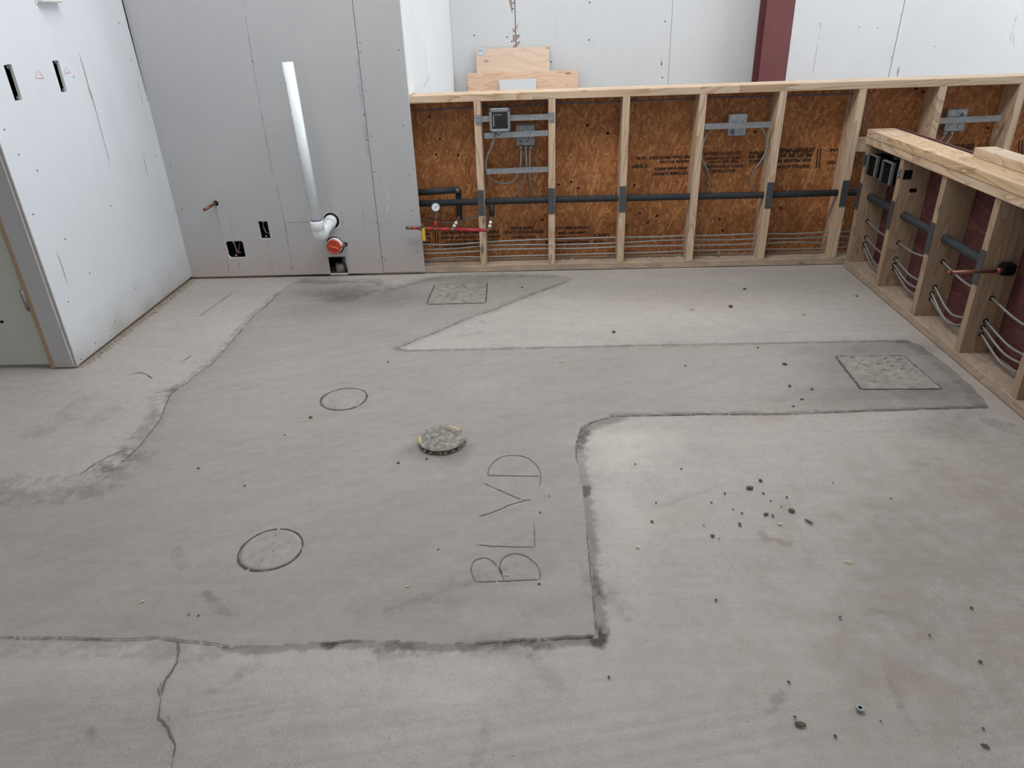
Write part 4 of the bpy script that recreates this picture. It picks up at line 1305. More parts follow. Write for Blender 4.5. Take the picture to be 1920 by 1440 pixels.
# upright stencil low on the first sheet
for s, x, y, wpx, h in (('FOR PROPER PERFORMANCE PANELS', 828, 437, 108, 0.0165), ('MUST BE INSTALLED IN ACCORDANCE', 828, 446, 110, 0.0140), ('WITH APA RECOMMENDATIONS', 836, 454, 100, 0.0140), ('APA PRODUCT SUPPORT', 830, 462, 80, 0.0125),
                       ('SPACE PANELS', 958, 428, 44, 0.0150), ('1/8 INCH AT ENDS & EDGES', 944, 436, 76, 0.0165), ('THIS SIDE DOWN', 958, 445, 46, 0.0120), ('ESTE LADO ABAJO', 958, 452, 48, 0.0120),
                       ('CUSTOMER SUPPORT', 1041, 428, 62, 0.0150), ('1-800-648-6893', 1041, 437, 58, 0.0150), ('MADE IN USA', 1041, 446, 44, 0.0130), ('Mill Date: 08/07/2023  16:44', 1022, 455, 110, 0.0140), ('C SHIFT', 1113, 441, 32, 0.0150)):
    osb_text(s, x, y, wpx, h, False, 0)
for s, x, y in (('NAIL', 793, 439), ('10 IN', 793, 447), ('NAIL', 793, 455)):
    osb_text(s, x, y, 14, 0.012, False, 0)
for xx in (815.5, 819.5):
    a = osb_p(xx, 432); b = osb_p(xx, 464)
    tri('printed_bar', [[(a[0] - 0.0028, a[1]), (a[0] + 0.0028, a[1]), (a[0] + 0.0028, b[1]), (a[0] - 0.0028, b[1])]], 'ink', osb[0], lambda u, v: (u, YO - 0.0008, v))
# upside-down stencil higher on the second sheet
for s, x, y, wpx, h in (('Mill Date: 08/07/2023  16:44', 1193, 297, 102, 0.0150), ('MADE IN USA', 1236, 304, 55, 0.0140), ('C SHIFT', 1184, 312, 30, 0.0160), ('1-800-648-6893', 1228, 317, 66, 0.0160), ('CUSTOMER SUPPORT', 1222, 326, 72, 0.0160),
                       ('CZ COTE DE DESSOUS', 1320, 288.5, 70, 0.0145), ('ESTE LADO ABAJO', 1325, 297, 62, 0.0155), ('THIS SIDE DOWN', 1328, 304, 56, 0.0130), ('1/8 INCH AT ENDS & EDGES', 1319, 313, 76, 0.0165), ('SPACE PANELS', 1329, 321, 50, 0.0150),
                       ('APA PRODUCT SUPPORT', 1460, 281, 68, 0.0160), ('WITH APA RECOMMENDATIONS', 1404, 287, 120, 0.0150), ('MUST BE INSTALLED IN', 1404, 294, 118, 0.0165), ('FOR PROPER PERFORMANCE', 1404, 303, 116, 0.0165), ('INSTALLATION', 1455, 313, 62, 0.0165),
                       ('NAIL', 1553, 282, 22, 0.014), ('EDGES', 1550, 305, 26, 0.016)):
    osb_text(s, x, y, wpx, h, True, 1)
for xx in (1533.5, 1539):
    a = osb_p(xx, 279); b = osb_p(xx - 3, 315)
    tri('printed_bar', [[(a[0] - 0.003, a[1]), (a[0] + 0.003, a[1]), (b[0] + 0.003, b[1]), (b[0] - 0.003, b[1])]], 'ink', osb[1], lambda u, v: (u, YO - 0.0008, v))
for s, x, y, wpx, h in (('RATED SHEATHING 24/16', 1776, 274, 50, 0.016), ('ALL TIES', 1790, 280, 34, 0.014)):
    osb_text(s, x, y, wpx, h, True, 2)
for xx in (1911, 1917):
    a = osb_p(xx, 263); b = osb_p(xx - 2, 295)
    tri('printed_bar', [[(a[0] - 0.003, a[1]), (a[0] + 0.003, a[1]), (b[0] + 0.003, b[1]), (b[0] - 0.003, b[1])]], 'ink', osb[2], lambda u, v: (u, YO - 0.0008, v))
# nail and screw holes in the board
for i, sheet, pts in ((0, 0, ((1101, 235), (1139, 250), (1047, 346), (1071, 341), (1085, 353), (805, 219), (818, 290), (859, 291), (1017, 412), (825, 261))), (1, 1, ((1139, 250), (1189, 347), (1215, 417), (1232, 405), (1349, 411), (1355, 432), (1416, 247), (1465, 390), (1200, 400), (1140, 250))), (2, 2, ((1852, 240), (1718, 166), (1731, 172)))):
    screws('knot_holes', [osb_p(*p) for p in pts], lambda a, b: (a, YO - 0.0007, b), 'black', osb[sheet], 0.007)

# sawdust and chips lying on the bottom plate
sp = []
for k in range(1500):
    x = rnd.uniform(XG - 0.03, 1.65)
    y = YO - abs(rnd.gauss(0, 0.040))
    if y < YB + 0.004:
        continue
    sp.append((x, y, 0.0375, rnd.choice([0.002, 0.003, 0.004, 0.005])))
for k in range(70):
    sp.append((rnd.uniform(0.50, 0.84) if k < 45 else rnd.uniform(-0.6, 1.6), rnd.uniform(YB + 0.02, YO - 0.01), 0.0375, rnd.uniform(0.006, 0.014)))
crumbs('sawdust', sp, 'crumbs', 'sawdust and plaster bits lying along the sill of the back half wall')
sp = []
for k in range(700):
    sp.append((XR + abs(rnd.gauss(0.09, 0.03)), rnd.uniform(1.9, 4.0), 0.0375, rnd.choice([0.002, 0.003, 0.004, 0.006])))
crumbs('sawdust', [s for s in sp if s[0] < XR + 0.135], 'crumbs', 'sawdust lying along the sill of the right half wall')

# ---------------------------------------------------------------- services in the back half wall
YP = YB + 0.052
def onp(px, py, y=YP):
    p = pl(px, py, 1, y)
    return (float(p[0]), y, float(p[2]))
ip = empty('insulated_pipe', (0.5, YP, 0.41), 'long black foam-wrapped pipe running through the back studs', 'pipe')
tube('pipe_run', [(XG - 0.03, YP, 0.402), (0.0, YP, 0.405), (0.8, YP, 0.402), (1.30, YP, 0.400), (1.735, YP, 0.402)], 0.0185, 'foam', ip, 18)
lx = onp(922, 400)[0]
tube('drop_leg', [(lx, YP, 0.398), (lx, YP - 0.004, 0.318)], 0.0155, 'foam', ip, 16)
ip2 = empty('insulated_pipe', (-0.5, YP, 0.45), 'short upper black foam pipe ending in an elbow by the gauge', 'pipe')
ex_ = onp(858, 360)[0]
tube('pipe_run', [(XG - 0.03, YP + 0.012, 0.462), (ex_, YP + 0.012, 0.472)], 0.0185, 'foam', ip2, 18)
tube('elbow', [(ex_ - 0.02, YP + 0.012, 0.472), (ex_ - 0.002, YP + 0.010, 0.470), (ex_, YP + 0.006, 0.452)], 0.0205, 'foam', ip2, 16, 4)
tube('drop_leg', [(ex_, YP + 0.034, 0.470), (ex_, YP + 0.036, 0.400), (ex_ - 0.002, YP + 0.02, 0.300)], 0.0165, 'foam', ip2, 16)
lathe('end_cap', [(0.010, 0.0), (0.010, 0.006), (0.004, 0.007)], (ex_ + 0.002, YP - 0.008, 0.474), (0, -1, 0), 'dull_steel', ip2, 12)

# red test manifold with gauge
YM = 4.035
mf = empty('test_manifold', (-0.53, YM, 0.28), 'red test manifold with pressure gauge and yellow valve lever', 'manifold')
def mp(px, py, y=YM):
    p = pl(px, py, 1, y)
    return (float(p[0]), y, float(p[2]))
tube('red_tube', [mp(772, 427.5), mp(783, 428)], 0.0088, 'redpipe', mf, 12)
tube('red_tube', [mp(798, 428.5), mp(811, 428.8)], 0.0088, 'redpipe', mf, 12)
tube('red_tube', [mp(820, 429), mp(846, 429.8)], 0.0088, 'redpipe', mf, 12)
tube('red_tube', [mp(852, 430), mp(914, 432)], 0.0092, 'redpipe', mf, 12)
tube('end_cap', [mp(761, 427), mp(774, 427.5)], 0.0095, 'brass', mf, 12)
vb = tube('valve_body', [mp(784, 428), mp(787, 428.1), mp(788, 428.2), mp(796, 428.5), mp(797, 428.5), mp(800, 428.5)], [0.010, 0.010, 0.0135, 0.0135, 0.010, 0.010], 'brass', mf, 12)
tube('stem', [mp(792, 428, YM - 0.004), mp(791, 421, YM - 0.016)], 0.007, 'brass', vb, 10)
a = mp(793.5, 429, YM - 0.020); b = mp(793.8, 452, YM - 0.020)
box('yellow_lever', (a[0] - 0.0085, YM - 0.024, b[2]), (a[0] + 0.0085, YM - 0.018, a[2]), 'yellow', vb, 0.003)
for x, y in ((816, 428.9), (848, 430)):
    tube('tee_fitting', [mp(x - 5, y), mp(x + 5, y + 0.2)], 0.0105, 'brass', mf, 12)
g0 = mp(816.5, 427)
tube('riser', [g0, mp(817, 414)], 0.0085, 'redpipe', mf, 12)
tube('riser_fitting', [mp(817, 416), mp(818.5, 396)], 0.0075, 'dull_steel', mf, 12)
gc = mp(817.5, 387.5)
gg = lathe('gauge', [(0.024, -0.004), (0.0268, 0.0), (0.0268, 0.022), (0.024, 0.024)], gc, (0.05, -1, 0.10), 'foam', mf, 28)
lathe('dial', [(0.0222, 0.0242), (0.0222, 0.0250)], gc, (0.05, -1, 0.10), 'white', gg, 28)
bq = Vector((0.05, -1, 0.10)).normalized()
dc = Vector(gc) + bq * 0.0256
V, F = tube_geo([dc + Vector((-0.008, 0, -0.008)), dc + Vector((0.009, 0, 0.008))], 0.0010, 5)
build('needle', V, F, 'ink', gg)
V, F = [], []
for k in range(11):
    t = math.radians(225 - k * 27)
    d1 = dc + Vector((math.cos(t), 0, math.sin(t))) * 0.0165; d2 = dc + Vector((math.cos(t), 0, math.sin(t))) * 0.0200
    v, f = tube_geo([d1, d2], 0.0005, 4)
    F += [tuple(q + len(V) for q in h) for h in f]; V += v
build('dial_ticks', V, F, 'ink', gg)
# two valves hanging from the insulated legs down to the manifold
for (a, b, nm) in ((mp(848, 430), (ex_ - 0.002, YP + 0.018, 0.312), 0), (mp(917, 431), (lx, YP - 0.004, 0.322), 1)):
    A, B = np.array(a), np.array(b)
    L_ = lambda t: tuple(A + (B - A) * t)
    tube('hose_tail', [L_(0.0), L_(0.30)], 0.0068, 'brass', mf, 12)
    tube('white_collar', [L_(0.16), L_(0.30)], 0.0092, 'white', mf, 12)
    tube('white_collar', [L_(0.40), L_(0.56)], 0.0092, 'white', mf, 12)
    tube('hose_barb', [L_(0.30), L_(0.95)], 0.0078, 'dull_steel', mf, 12)
    tube('red_band', [L_(0.92), L_(1.02)], 0.0105, 'redpipe', mf, 12)
tube('elbow_end', [mp(912, 432), mp(917, 432)], 0.0105, 'brass', mf, 12)

# cables
def cable(pts, label, r=0.0052, mat='conduit', name='armoured_cable', group='cables in the half walls', cat='cable', clip=None, straight=False):
    root = tube(name, pts, r, mat, None, 8, 0 if straight else 8)
    tag(root, label, cat, group)
    return root
YCB = YB + 0.070
rows = [  # pixel heights at successive x
    ([(792, 458), (840, 459), (897, 455), (915, 453.5), (970, 451), (1040, 448), (1080, 447), (1160, 445), (1230, 444), (1290, 441.5), (1340, 441.5), (1420, 438), (1490, 438.5), (1552, 435), (1600, 434)], 'topmost'),
    ([(792, 468), (840, 467), (897, 462), (915, 460), (970, 459), (1040, 458.5), (1080, 458), (1160, 455.5), (1230, 451.5), (1290, 449.5), (1360, 450), (1420, 447.5), (1490, 447), (1552, 444), (1600, 443)], 'second from the top'),
    ([(792, 476), (840, 474), (897, 471), (915, 468.5), (970, 467), (1040, 466), (1080, 466), (1160, 463), (1230, 461), (1290, 460), (1360, 459), (1420, 457), (1490, 454), (1552, 456), (1600, 453)], 'third from the top'),
    ([(792, 487), (840, 483), (868, 481.5), (897, 482), (970, 480), (1040, 478), (1080, 477), (1160, 475), (1230, 473), (1290, 470), (1360, 469), (1420, 467), (1490, 467), (1552, 465), (1600, 462)], 'lowest')]
ENDZ = [0.272, 0.180, 0.146, 0.120]
HOLES = [[(1.80, 0.272), (1.809, 0.18), (1.807, 0.146), (1.808, 0.12)], [(1.793, 0.27), (1.796, 0.185), (1.795, 0.154), (1.802, 0.13)],
         [(1.806, 0.301), (1.798, 0.181), (1.792, 0.149), (1.795, 0.123)], [(1.806, 0.281), (1.808, 0.181), (1.804, 0.154), (1.806, 0.121)]]
for i, (row, nm) in enumerate(rows):
    pts = [onp(x, y, YCB + 0.006 * (i % 2)) for x, y in row]
    pts = [(XG - 0.03, YCB, pts[0][2])] + pts
    cable(pts, 'grey cable in the back half wall, %s of the four' % nm)
for i in range(4):
    pts = [(1.76, YCB, HOLES[0][i][1] - 0.01), (1.795, 4.10, HOLES[0][i][1])]
    ys = [4.035, 3.628, 3.22, 2.812]
    for k in range(4):
        hx, hz = HOLES[k][i]
        pts += [(hx, ys[k] + 0.02, hz), (hx, ys[k] - 0.02, hz)]
        nz = HOLES[k + 1][i][1] if k < 3 else hz - 0.01
        sag = 0.018 + 0.010 * i + (0.03 if (k == 0 and i > 1) else 0) + (0.035 if (k == 2 and i in (1, 2)) else 0)
        pts += [(hx + 0.004, ys[k] - 0.20, (hz + nz) / 2 - sag)]
    pts += [(1.806, 2.42, HOLES[3][i][1] - 0.01), (1.806, 2.38, HOLES[3][i][1] - 0.01), (1.806, 2.0, HOLES[3][i][1] - 0.03), (1.806, 1.9, HOLES[3][i][1] - 0.02)]
    cable(pts, 'grey cable in the right half wall, %s of the four' % rows[i][1])
# thin cable behind the manifold
cable([onp(785, 410, YO - 0.02), onp(815, 415, YO - 0.02), onp(850, 417, YO - 0.02), onp(880, 411, YO - 0.02), onp(897, 403, YO - 0.02)], 'thin grey cable sagging behind the red manifold', 0.0042)
cable([onp(866, 409.5, YO - 0.03), onp(897, 409.3, YO - 0.03), onp(914, 408.5, YO - 0.03)], 'short straight grey line beside the foam-wrapped leg', 0.0032)
# blue wire under the top plate
bw = [(772, 206), (800, 206.5), (835, 204), (893, 200.5), (905, 198), (945, 201), (985, 198), (1035, 193), (1100, 193), (1170, 190.5), (1250, 187), (1308, 185), (1330, 183.5), (1400, 181.5), (1455, 180), (1480, 179.5), (1540, 178), (1600, 175)]
cable([onp(x, y, YB + 0.10) for x, y in bw], 'thin blue wire strung through the studs under the top plate', 0.0030, 'wire_blue', 'blue_wire', None, 'wire')
p0 = onp(1622.5, 190, YB + 0.03); p1 = onp(1630, 246, YB + 0.03)
cable([p0, (p0[0] + 0.004, p0[1], (p0[2] + p1[2]) / 2), p1, (p1[0] + 0.005, p1[1], p1[2] - 0.15)], 'short blue-grey wire dropping beside the end of the right half wall', 0.0030, 'wire_blue', 'blue_wire', None, 'wire')

# box support bars
def bar(pa, pb, y, label, h=0.030, ears=False, group='galvanized box support bars'):
    a, b = pl(*pa, 1, y), pl(*pb, 1, y)
    root = empty('support_bar', ((a[0] + b[0]) / 2, y, (a[2] + b[2]) / 2 - h / 2), label, 'bracket', group)
    dz = b[2] - a[2]
    def strip(name, y0, y1, z0, z1):
        V = [(a[0], y0, a[2] + z0), (b[0], y0, b[2] + z0), (b[0], y1, b[2] + z0), (a[0], y1, a[2] + z0), (a[0], y0, a[2] + z1), (b[0], y0, b[2] + z1), (b[0], y1, b[2] + z1), (a[0], y1, a[2] + z1)]
        return build(name, V, [(3, 2, 1, 0), (4, 5, 6, 7), (0, 1, 5, 4), (1, 2, 6, 5), (2, 3, 7, 6), (3, 0, 4, 7)], 'steel', root)
    strip('face', y, y + 0.002, -h / 2, h / 2)
    strip('upper_flange', y + 0.002, y + 0.012, h / 2 - 0.002, h / 2)
    strip('lower_flange', y + 0.002, y + 0.012, -h / 2, -h / 2 + 0.002)
    V, F = [], []
    for k in range(7):
        t = 0.56 + 0.03 * k
        x = a[0] + (b[0] - a[0]) * t; z = a[2] + dz * t
        k0 = len(V)
        V += [(x - 0.003, y - 0.0006, z + 0.006), (x + 0.003, y - 0.0006, z + 0.006), (x + 0.003, y - 0.0006, z + 0.009), (x - 0.003, y - 0.0006, z + 0.009)]
        F.append((k0, k0 + 1, k0 + 2, k0 + 3))
    build('slots', V, F, 'joint', root)
    if ears:
        for p, s in ((a, -1), (b, 1)):
            e = box('screw_tab', (p[0] + (0.0 if s > 0 else -0.030), YB - 0.004, p[2] - 0.026), (p[0] + (0.030 if s > 0 else 0.0), YB - 0.001, p[2] + 0.026), 'steel', root, 0.001)
            for dz_ in (-0.013, 0.013):
                lathe('screw_head', [(0.0055, 0.0), (0.0055, 0.002), (0.003, 0.004)], (p[0] + s * 0.016, YB - 0.004, p[2] + dz_), (0, -1, 0), 'steel', e, 10)
    return root
bar((902, 223.5), (1029, 219), YB + 0.006, 'steel support bar carrying the glass-faced box, uppermost in its bay', 0.029, True)
bar((908, 255), (1027.5, 249.5), YB + 0.012, 'steel support bar carrying the three-cable junction box', 0.029)
bar((912, 322), (1027.5, 317.5), YB + 0.012, 'empty steel support bar, lowest in the first bay with boxes', 0.029)
bar((1322, 237.5), (1446, 233.5), YB + 0.020, 'steel support bar carrying the middle junction box between tall studs', 0.030)
bar((1760, 227), (1877, 221.5), YB + 0.020, 'steel support bar carrying the rightmost junction box', 0.030)

def jbox(c, wd_, ht, y, depth, label, mat, knock, conns, group='square steel junction boxes'):
    x, z = c
    root = empty('junction_box', (x, y, z - ht / 2), label, 'junction box', group)
    body = box('body', (x - wd_ / 2, y, z - ht / 2), (x + wd_ / 2, y + depth, z + ht / 2), mat, root, 0.004)
    for (u, v, open_) in knock:
        if open_:
            lathe('knockout_ring', [(0.0165, 0.0), (0.0165, 0.003), (0.012, 0.003)], (x + u, y, z + v), (0, -1, 0), 'steel', root, 20)
            lathe('knockout_hole', [(0.0115, 0.0031), (0.0115, 0.0036)], (x + u, y, z + v), (0, -1, 0), 'plate', root, 20)
        else:
            lathe('knockout', [(0.0125, 0.0), (0.0125, 0.0012), (0.0100, 0.0018)], (x + u, y, z + v), (0, -1, 0), mat, root, 18)
    for (u, v) in ((0.0, 0.040), (0.018, -0.012), (-0.018, 0.012)):
        if abs(v) < ht / 2:
            lathe('screw_hole', [(0.003, 0.0), (0.003, 0.0014)], (x + u, y, z + v), (0, -1, 0), 'joint', root, 8)
    for u in conns:
        c_ = tube('connector', [(x + u, y + depth / 2, z - ht / 2), (x + u, y + depth / 2, z - ht / 2 - 0.012), (x + u, y + depth / 2, z - ht / 2 - 0.022)], [0.011, 0.011, 0.008], 'steel', root, 10)
    return root
# glass faced box on the top bar
gx_, gz_ = float(pl(937, 225, 1, YB - 0.02)[0]), float(pl(937, 225, 1, YB - 0.02)[2])
gb = empty('meter_box', (gx_, YB - 0.015, gz_ - 0.06), 'grey square box with a dark glass face on the top support bar', 'electrical box')
box('body', (gx_ - 0.054, YB - 0.012, gz_ - 0.060), (gx_ + 0.054, YB + 0.004, gz_ + 0.058), 'dull_steel', gb, 0.004)
for lo_, hi_ in (((-0.056, 0.040), (0.056, 0.060)), ((-0.056, -0.062), (0.056, -0.046)), ((-0.056, -0.062), (-0.042, 0.060)), ((0.042, -0.062), (0.056, 0.060))):
    box('rim', (gx_ + lo_[0], YB - 0.024, gz_ + lo_[1]), (gx_ + hi_[0], YB - 0.012, gz_ + hi_[1]), 'dull_rim', gb, 0.003)
box('glass_face', (gx_ - 0.042, YB - 0.016, gz_ - 0.046), (gx_ + 0.042, YB - 0.013, gz_ + 0.040), 'glass', gb)
box('inner_frame', (gx_ - 0.036, YB - 0.0172, gz_ - 0.034), (gx_ - 0.030, YB - 0.016, gz_ + 0.030), 'steel', gb)
box('inner_frame', (gx_ - 0.036, YB - 0.0172, gz_ + 0.024), (gx_ + 0.010, YB - 0.016, gz_ + 0.028), 'steel', gb)
for u, v in ((-0.046, 0.050), (0.047, 0.050), (-0.046, -0.053), (0.047, -0.053)):
    lathe('corner_screw', [(0.005, 0.0), (0.005, 0.002), (0.002, 0.003)], (gx_ + u, YB - 0.024, gz_ + v), (0, -1, 0), 'steel', gb, 10)
tube('connector', [(gx_ - 0.010, YB - 0.004, gz_ - 0.058), (gx_ - 0.010, YB - 0.004, gz_ - 0.070), (gx_ - 0.012, YB - 0.002, gz_ - 0.080)], [0.010, 0.010, 0.007], 'steel', gb, 10)
yb_ = YB + 0.028
c2 = pl(985, 253.5, 1, yb_)
jbox((c2[0], c2[2]), 0.106, 0.112, yb_, 0.045, 'dusty steel junction box with three cables, first bay with boxes', 'dull_steel', [(-0.023, -0.032, True), (0.026, -0.030, False), (-0.025, 0.034, False), (0.025, 0.034, False)], (-0.028, 0.002, 0.032))
yb_ = YB + 0.036
c3 = pl(1383, 235, 1, yb_)
jbox((c3[0], c3[2]), 0.100, 0.112, yb_, 0.045, 'bright steel junction box in the middle bay of the half wall', 'steel', [(-0.024, -0.034, True), (0.024, -0.034, False), (-0.020, 0.032, False), (0.024, 0.032, False)], ())
c5 = pl(1793, 226, 1, yb_)
jbox((c5[0], c5[2]), 0.104, 0.112, yb_, 0.045, 'pale steel junction box seen above the right half wall', 'steel', [(0.022, 0.030, True), (-0.026, 0.030, False), (-0.022, -0.030, False), (0.026, -0.030, False)], (-0.036, 0.0))
# flexible conduits
def cnd(pp, y, label, r=0.0055):
    return cable([(*onp(px, py, yy)[:2], onp(px, py, yy)[2]) for (px, py), yy in zip(pp, y)], label, r, 'conduit', 'flexible_conduit', 'flexible metal conduits', 'conduit')
cnd([(929, 250), (922, 275), (915, 290), (911, 307), (914, 325), (926, 338), (945, 344), (962, 340), (972, 327), (976, 310), (977, 285), (976.5, 271)], [YB + 0.005, YB + 0.012, YB + 0.02, YB + 0.03, YB + 0.035, YB + 0.05, YB + 0.06, YB + 0.06, YB + 0.055, YB + 0.05, YB + 0.05, YB + 0.05], 'looping metal conduit between the glass-faced box and the junction box')
cnd([(985, 272), (987, 300), (986.5, 320), (980, 345), (968, 365), (958, 378)], [YB + 0.05, YB + 0.05, YB + 0.05, YB + 0.06, YB + 0.075, YB + 0.085], 'middle metal conduit curving down from the three-cable box')
cnd([(994, 272), (993.5, 300), (993.5, 330), (997, 352), (1004, 375), (1006, 385)], [YB + 0.05, YB + 0.05, YB + 0.05, YB + 0.06, YB + 0.08, YB + 0.085], 'rightmost metal conduit dropping from the three-cable box')
cnd([(1341, 240), (1330, 248), (1322, 258), (1317, 275), (1315, 290), (1320, 307), (1329, 325), (1330, 345), (1325, 362)], [YB + 0.06, YB + 0.05, YB + 0.04, YB + 0.03, YB + 0.03, YB + 0.04, YB + 0.06, YB + 0.08, YB + 0.085], 'metal conduit bowing left of the middle junction box')
cnd([(1424, 237), (1434, 250), (1438.5, 265), (1437, 282), (1426, 303), (1415, 318), (1409, 335), (1410, 358)], [YB + 0.06, YB + 0.05, YB + 0.045, YB + 0.045, YB + 0.05, YB + 0.06, YB + 0.08, YB + 0.085], 'metal conduit bowing right of the middle junction box')
cnd([(1776, 246), (1768, 258), (1757, 268), (1745, 280), (1735, 300)], [YB + 0.058] * 5, 'left metal conduit below the pale junction box')
cnd([(1787, 246), (1782, 258), (1772, 271), (1762, 284), (1752, 305)], [YB + 0.058] * 5, 'right metal conduit below the pale junction box')

# little bolt standing on the sill
a = pl(1347, 480, 1, YB + 0.06)
bo = empty('anchor_bolt', (a[0], YB + 0.06, 0.038), 'small zinc anchor bolt standing on the back sill', 'bolt')
lathe('nut', [(0.010, 0.0), (0.010, 0.008), (0.008, 0.009)], (a[0], YB + 0.06, 0.038), (0, 0, 1), 'steel', bo, 6, False)
tube('shank', [(a[0], YB + 0.06, 0.046), (a[0], YB + 0.06, 0.072)], 0.0055, 'steel', bo, 10)

# ================================================================== RIGHT HALF WALL
rw = empty('half_wall', (XR + 0.07, 2.9, 0), 'lower open-framed half wall on the right with double top plate', 'half wall')
YE = 1.75
M['sill_y'] = mat_wood('dusty_shaded_sill_y', 1, (0.43, 0.32, 0.235, 1), (0.29, 0.20, 0.135, 1), dirt=0.65)  # dusty sill wood, colour darkened further to paint in shade
ZR = 0.757
box('bottom_plate', (XR - 0.004, YE, 0.0), (XR + 0.14, 4.056, 0.038), 'sill_y', rw, 0.002)
box('lower_top_plate', (XR - 0.010, YE, ZR - 0.076), (XR + 0.130, 4.056, ZR - 0.0385), 'pine_y', rw, 0.002)
M['pine_striped_y'] = mat_wood('striped_pine_y', 1, (0.66, 0.47, 0.29, 1), (0.30, 0.17, 0.08, 1), rings=1.6)
box('upper_top_plate', (XR - 0.014, 3.80, ZR - 0.038), (XR + 0.126, 4.045, ZR), 'pine_y', rw, 0.002)
box('upper_top_plate', (XR - 0.014, YE, ZR - 0.038), (XR + 0.126, 3.798, ZR), 'pine_striped_y', rw, 0.002)
RY = [4.035, 3.628, 3.22, 2.812, 2.405, 1.99]
rs = []
for y in RY:
    rs.append(box('stud', (XR, y - 0.019, 0.038), (XR + 0.14, y + 0.019, ZR - 0.076), 'fir_z', rw, 0.0015))
box('maroon_sheathing', (XR + 0.141, YE, 0.0), (XR + 0.152, 4.03, ZR + 0.002), 'maroon_board', rw)
for i in range(4):
    z0, z1 = (0.335, 0.476)
    o = box('nail_plate', (XR - 0.0030, RY[i] - 0.0192, z0), (XR - 0.0008, RY[i] + 0.0192, z1), 'plate', rs[i])
# drilled holes on the near faces of the studs
for k in range(4):
    screws('drilled_holes', [(HOLES[k][i][0], HOLES[k][i][1]) for i in range(4)] + [(1.80, 0.55 - 0.02 * k), (1.815, 0.53)][:2 if k == 1 else 0], lambda a, b: (a, RY[k] - 0.0198, b), 'black', rs[k], 0.011)
ip3 = empty('insulated_pipe', (XR + 0.06, 3.4, 0.41), 'black foam-wrapped pipe running through the right half wall studs', 'pipe')
tube('pipe_run', [(1.735, YP, 0.402), (1.765, YP - 0.003, 0.402), (1.785, YP - 0.03, 0.403), (1.790, 4.05, 0.405), (1.790, 3.6, 0.408), (1.790, 3.2, 0.408), (1.790, 2.83, 0.405)], 0.0190, 'foam', ip3, 18, 5)
# copper stub through a black boot
cs = empty('copper_stub', (1.8, 2.765, 0.40), 'long copper stub with a black boot on the right half wall', 'pipe')
tube('tube', [(1.815, 2.762, 0.408), (1.596, 2.758, 0.404)], 0.0080, 'copper', cs, 12)
tube('crimped_end', [(1.600, 2.758, 0.404), (1.584, 2.758, 0.404)], [0.0086, 0.0086], 'copper', cs, 12)
box('black_boot', (1.790, 2.745, 0.388), (1.842, 2.790, 0.436), 'black', cs, 0.008)
tube('coupling', [(1.772, 2.761, 0.407), (1.795, 2.761, 0.408)], 0.0115, 'copper', cs, 12)
# pair of black device boxes with steel mounting yokes under the plates, facing -X
def device(yc, zc, label):
    root = empty('outlet_box', (XR, yc, zc - 0.06), label, 'electrical box', 'black outlet boxes with pale frames')
    box('black_body', (XR + 0.004, yc - 0.052, zc - 0.056), (XR + 0.070, yc + 0.052, zc + 0.050), 'black', root, 0.004)
    for lo_, hi_ in (((-0.056, 0.046), (0.056, 0.052)), ((-0.056, -0.056), (-0.048, 0.052)), ((0.051, -0.056), (0.056, 0.052))):
        box('pale_frame', (XR - 0.016, yc + lo_[0], zc + lo_[1]), (XR + 0.006, yc + hi_[0], zc + hi_[1]), 'dull_steel', root, 0.004)
    box('dark_face', (XR - 0.004, yc - 0.046, zc - 0.056), (XR + 0.002, yc + 0.050, zc + 0.044), 'black', root)
    return root
device(3.925, 0.592, 'black outlet box with pale frame, next to the corner stud')
device(3.745, 0.592, 'black outlet box with pale frame, next to the second stud')
sb = empty('support_bar', (XR + 0.01, 3.83, 0.60), 'dark steel bar behind the two black outlet boxes', 'bracket')
box('face', (XR + 0.0715, 3.65, 0.612), (XR + 0.0755, 4.015, 0.645), 'dull_steel', sb)
box('flange', (XR + 0.0755, 3.65, 0.643), (XR + 0.09, 4.015, 0.645), 'dull_steel', sb)
e = box('screw_tab', (XR - 0.003, 3.612, 0.588), (XR - 0.0008, 3.644, 0.632), 'steel', sb)
for dz in (-0.010, 0.012):
    lathe('screw_head', [(0.005, 0.0), (0.005, 0.002), (0.003, 0.004)], (XR - 0.003, 3.628, 0.61 + dz), (-1, 0, 0), 'steel', e, 10)
box('end_bracket', (XR - 0.012, 4.018, 0.575), (XR - 0.002, 4.05, 0.628), 'plate', sb, 0.002)
box('tape_patch', (XR + 0.012, 3.6085, 0.583), (XR + 0.052, 3.609, 0.628), 'black', rs[1])
# loose board lying on top
lb = box('loose_board', (1.833, 2.35, ZR + 0.0005), (1.922, 3.225, ZR + 0.0385), 'pine_y', None, 0.002)
tag(lb, 'loose pale wooden board lying on top of the right half wall', 'board')

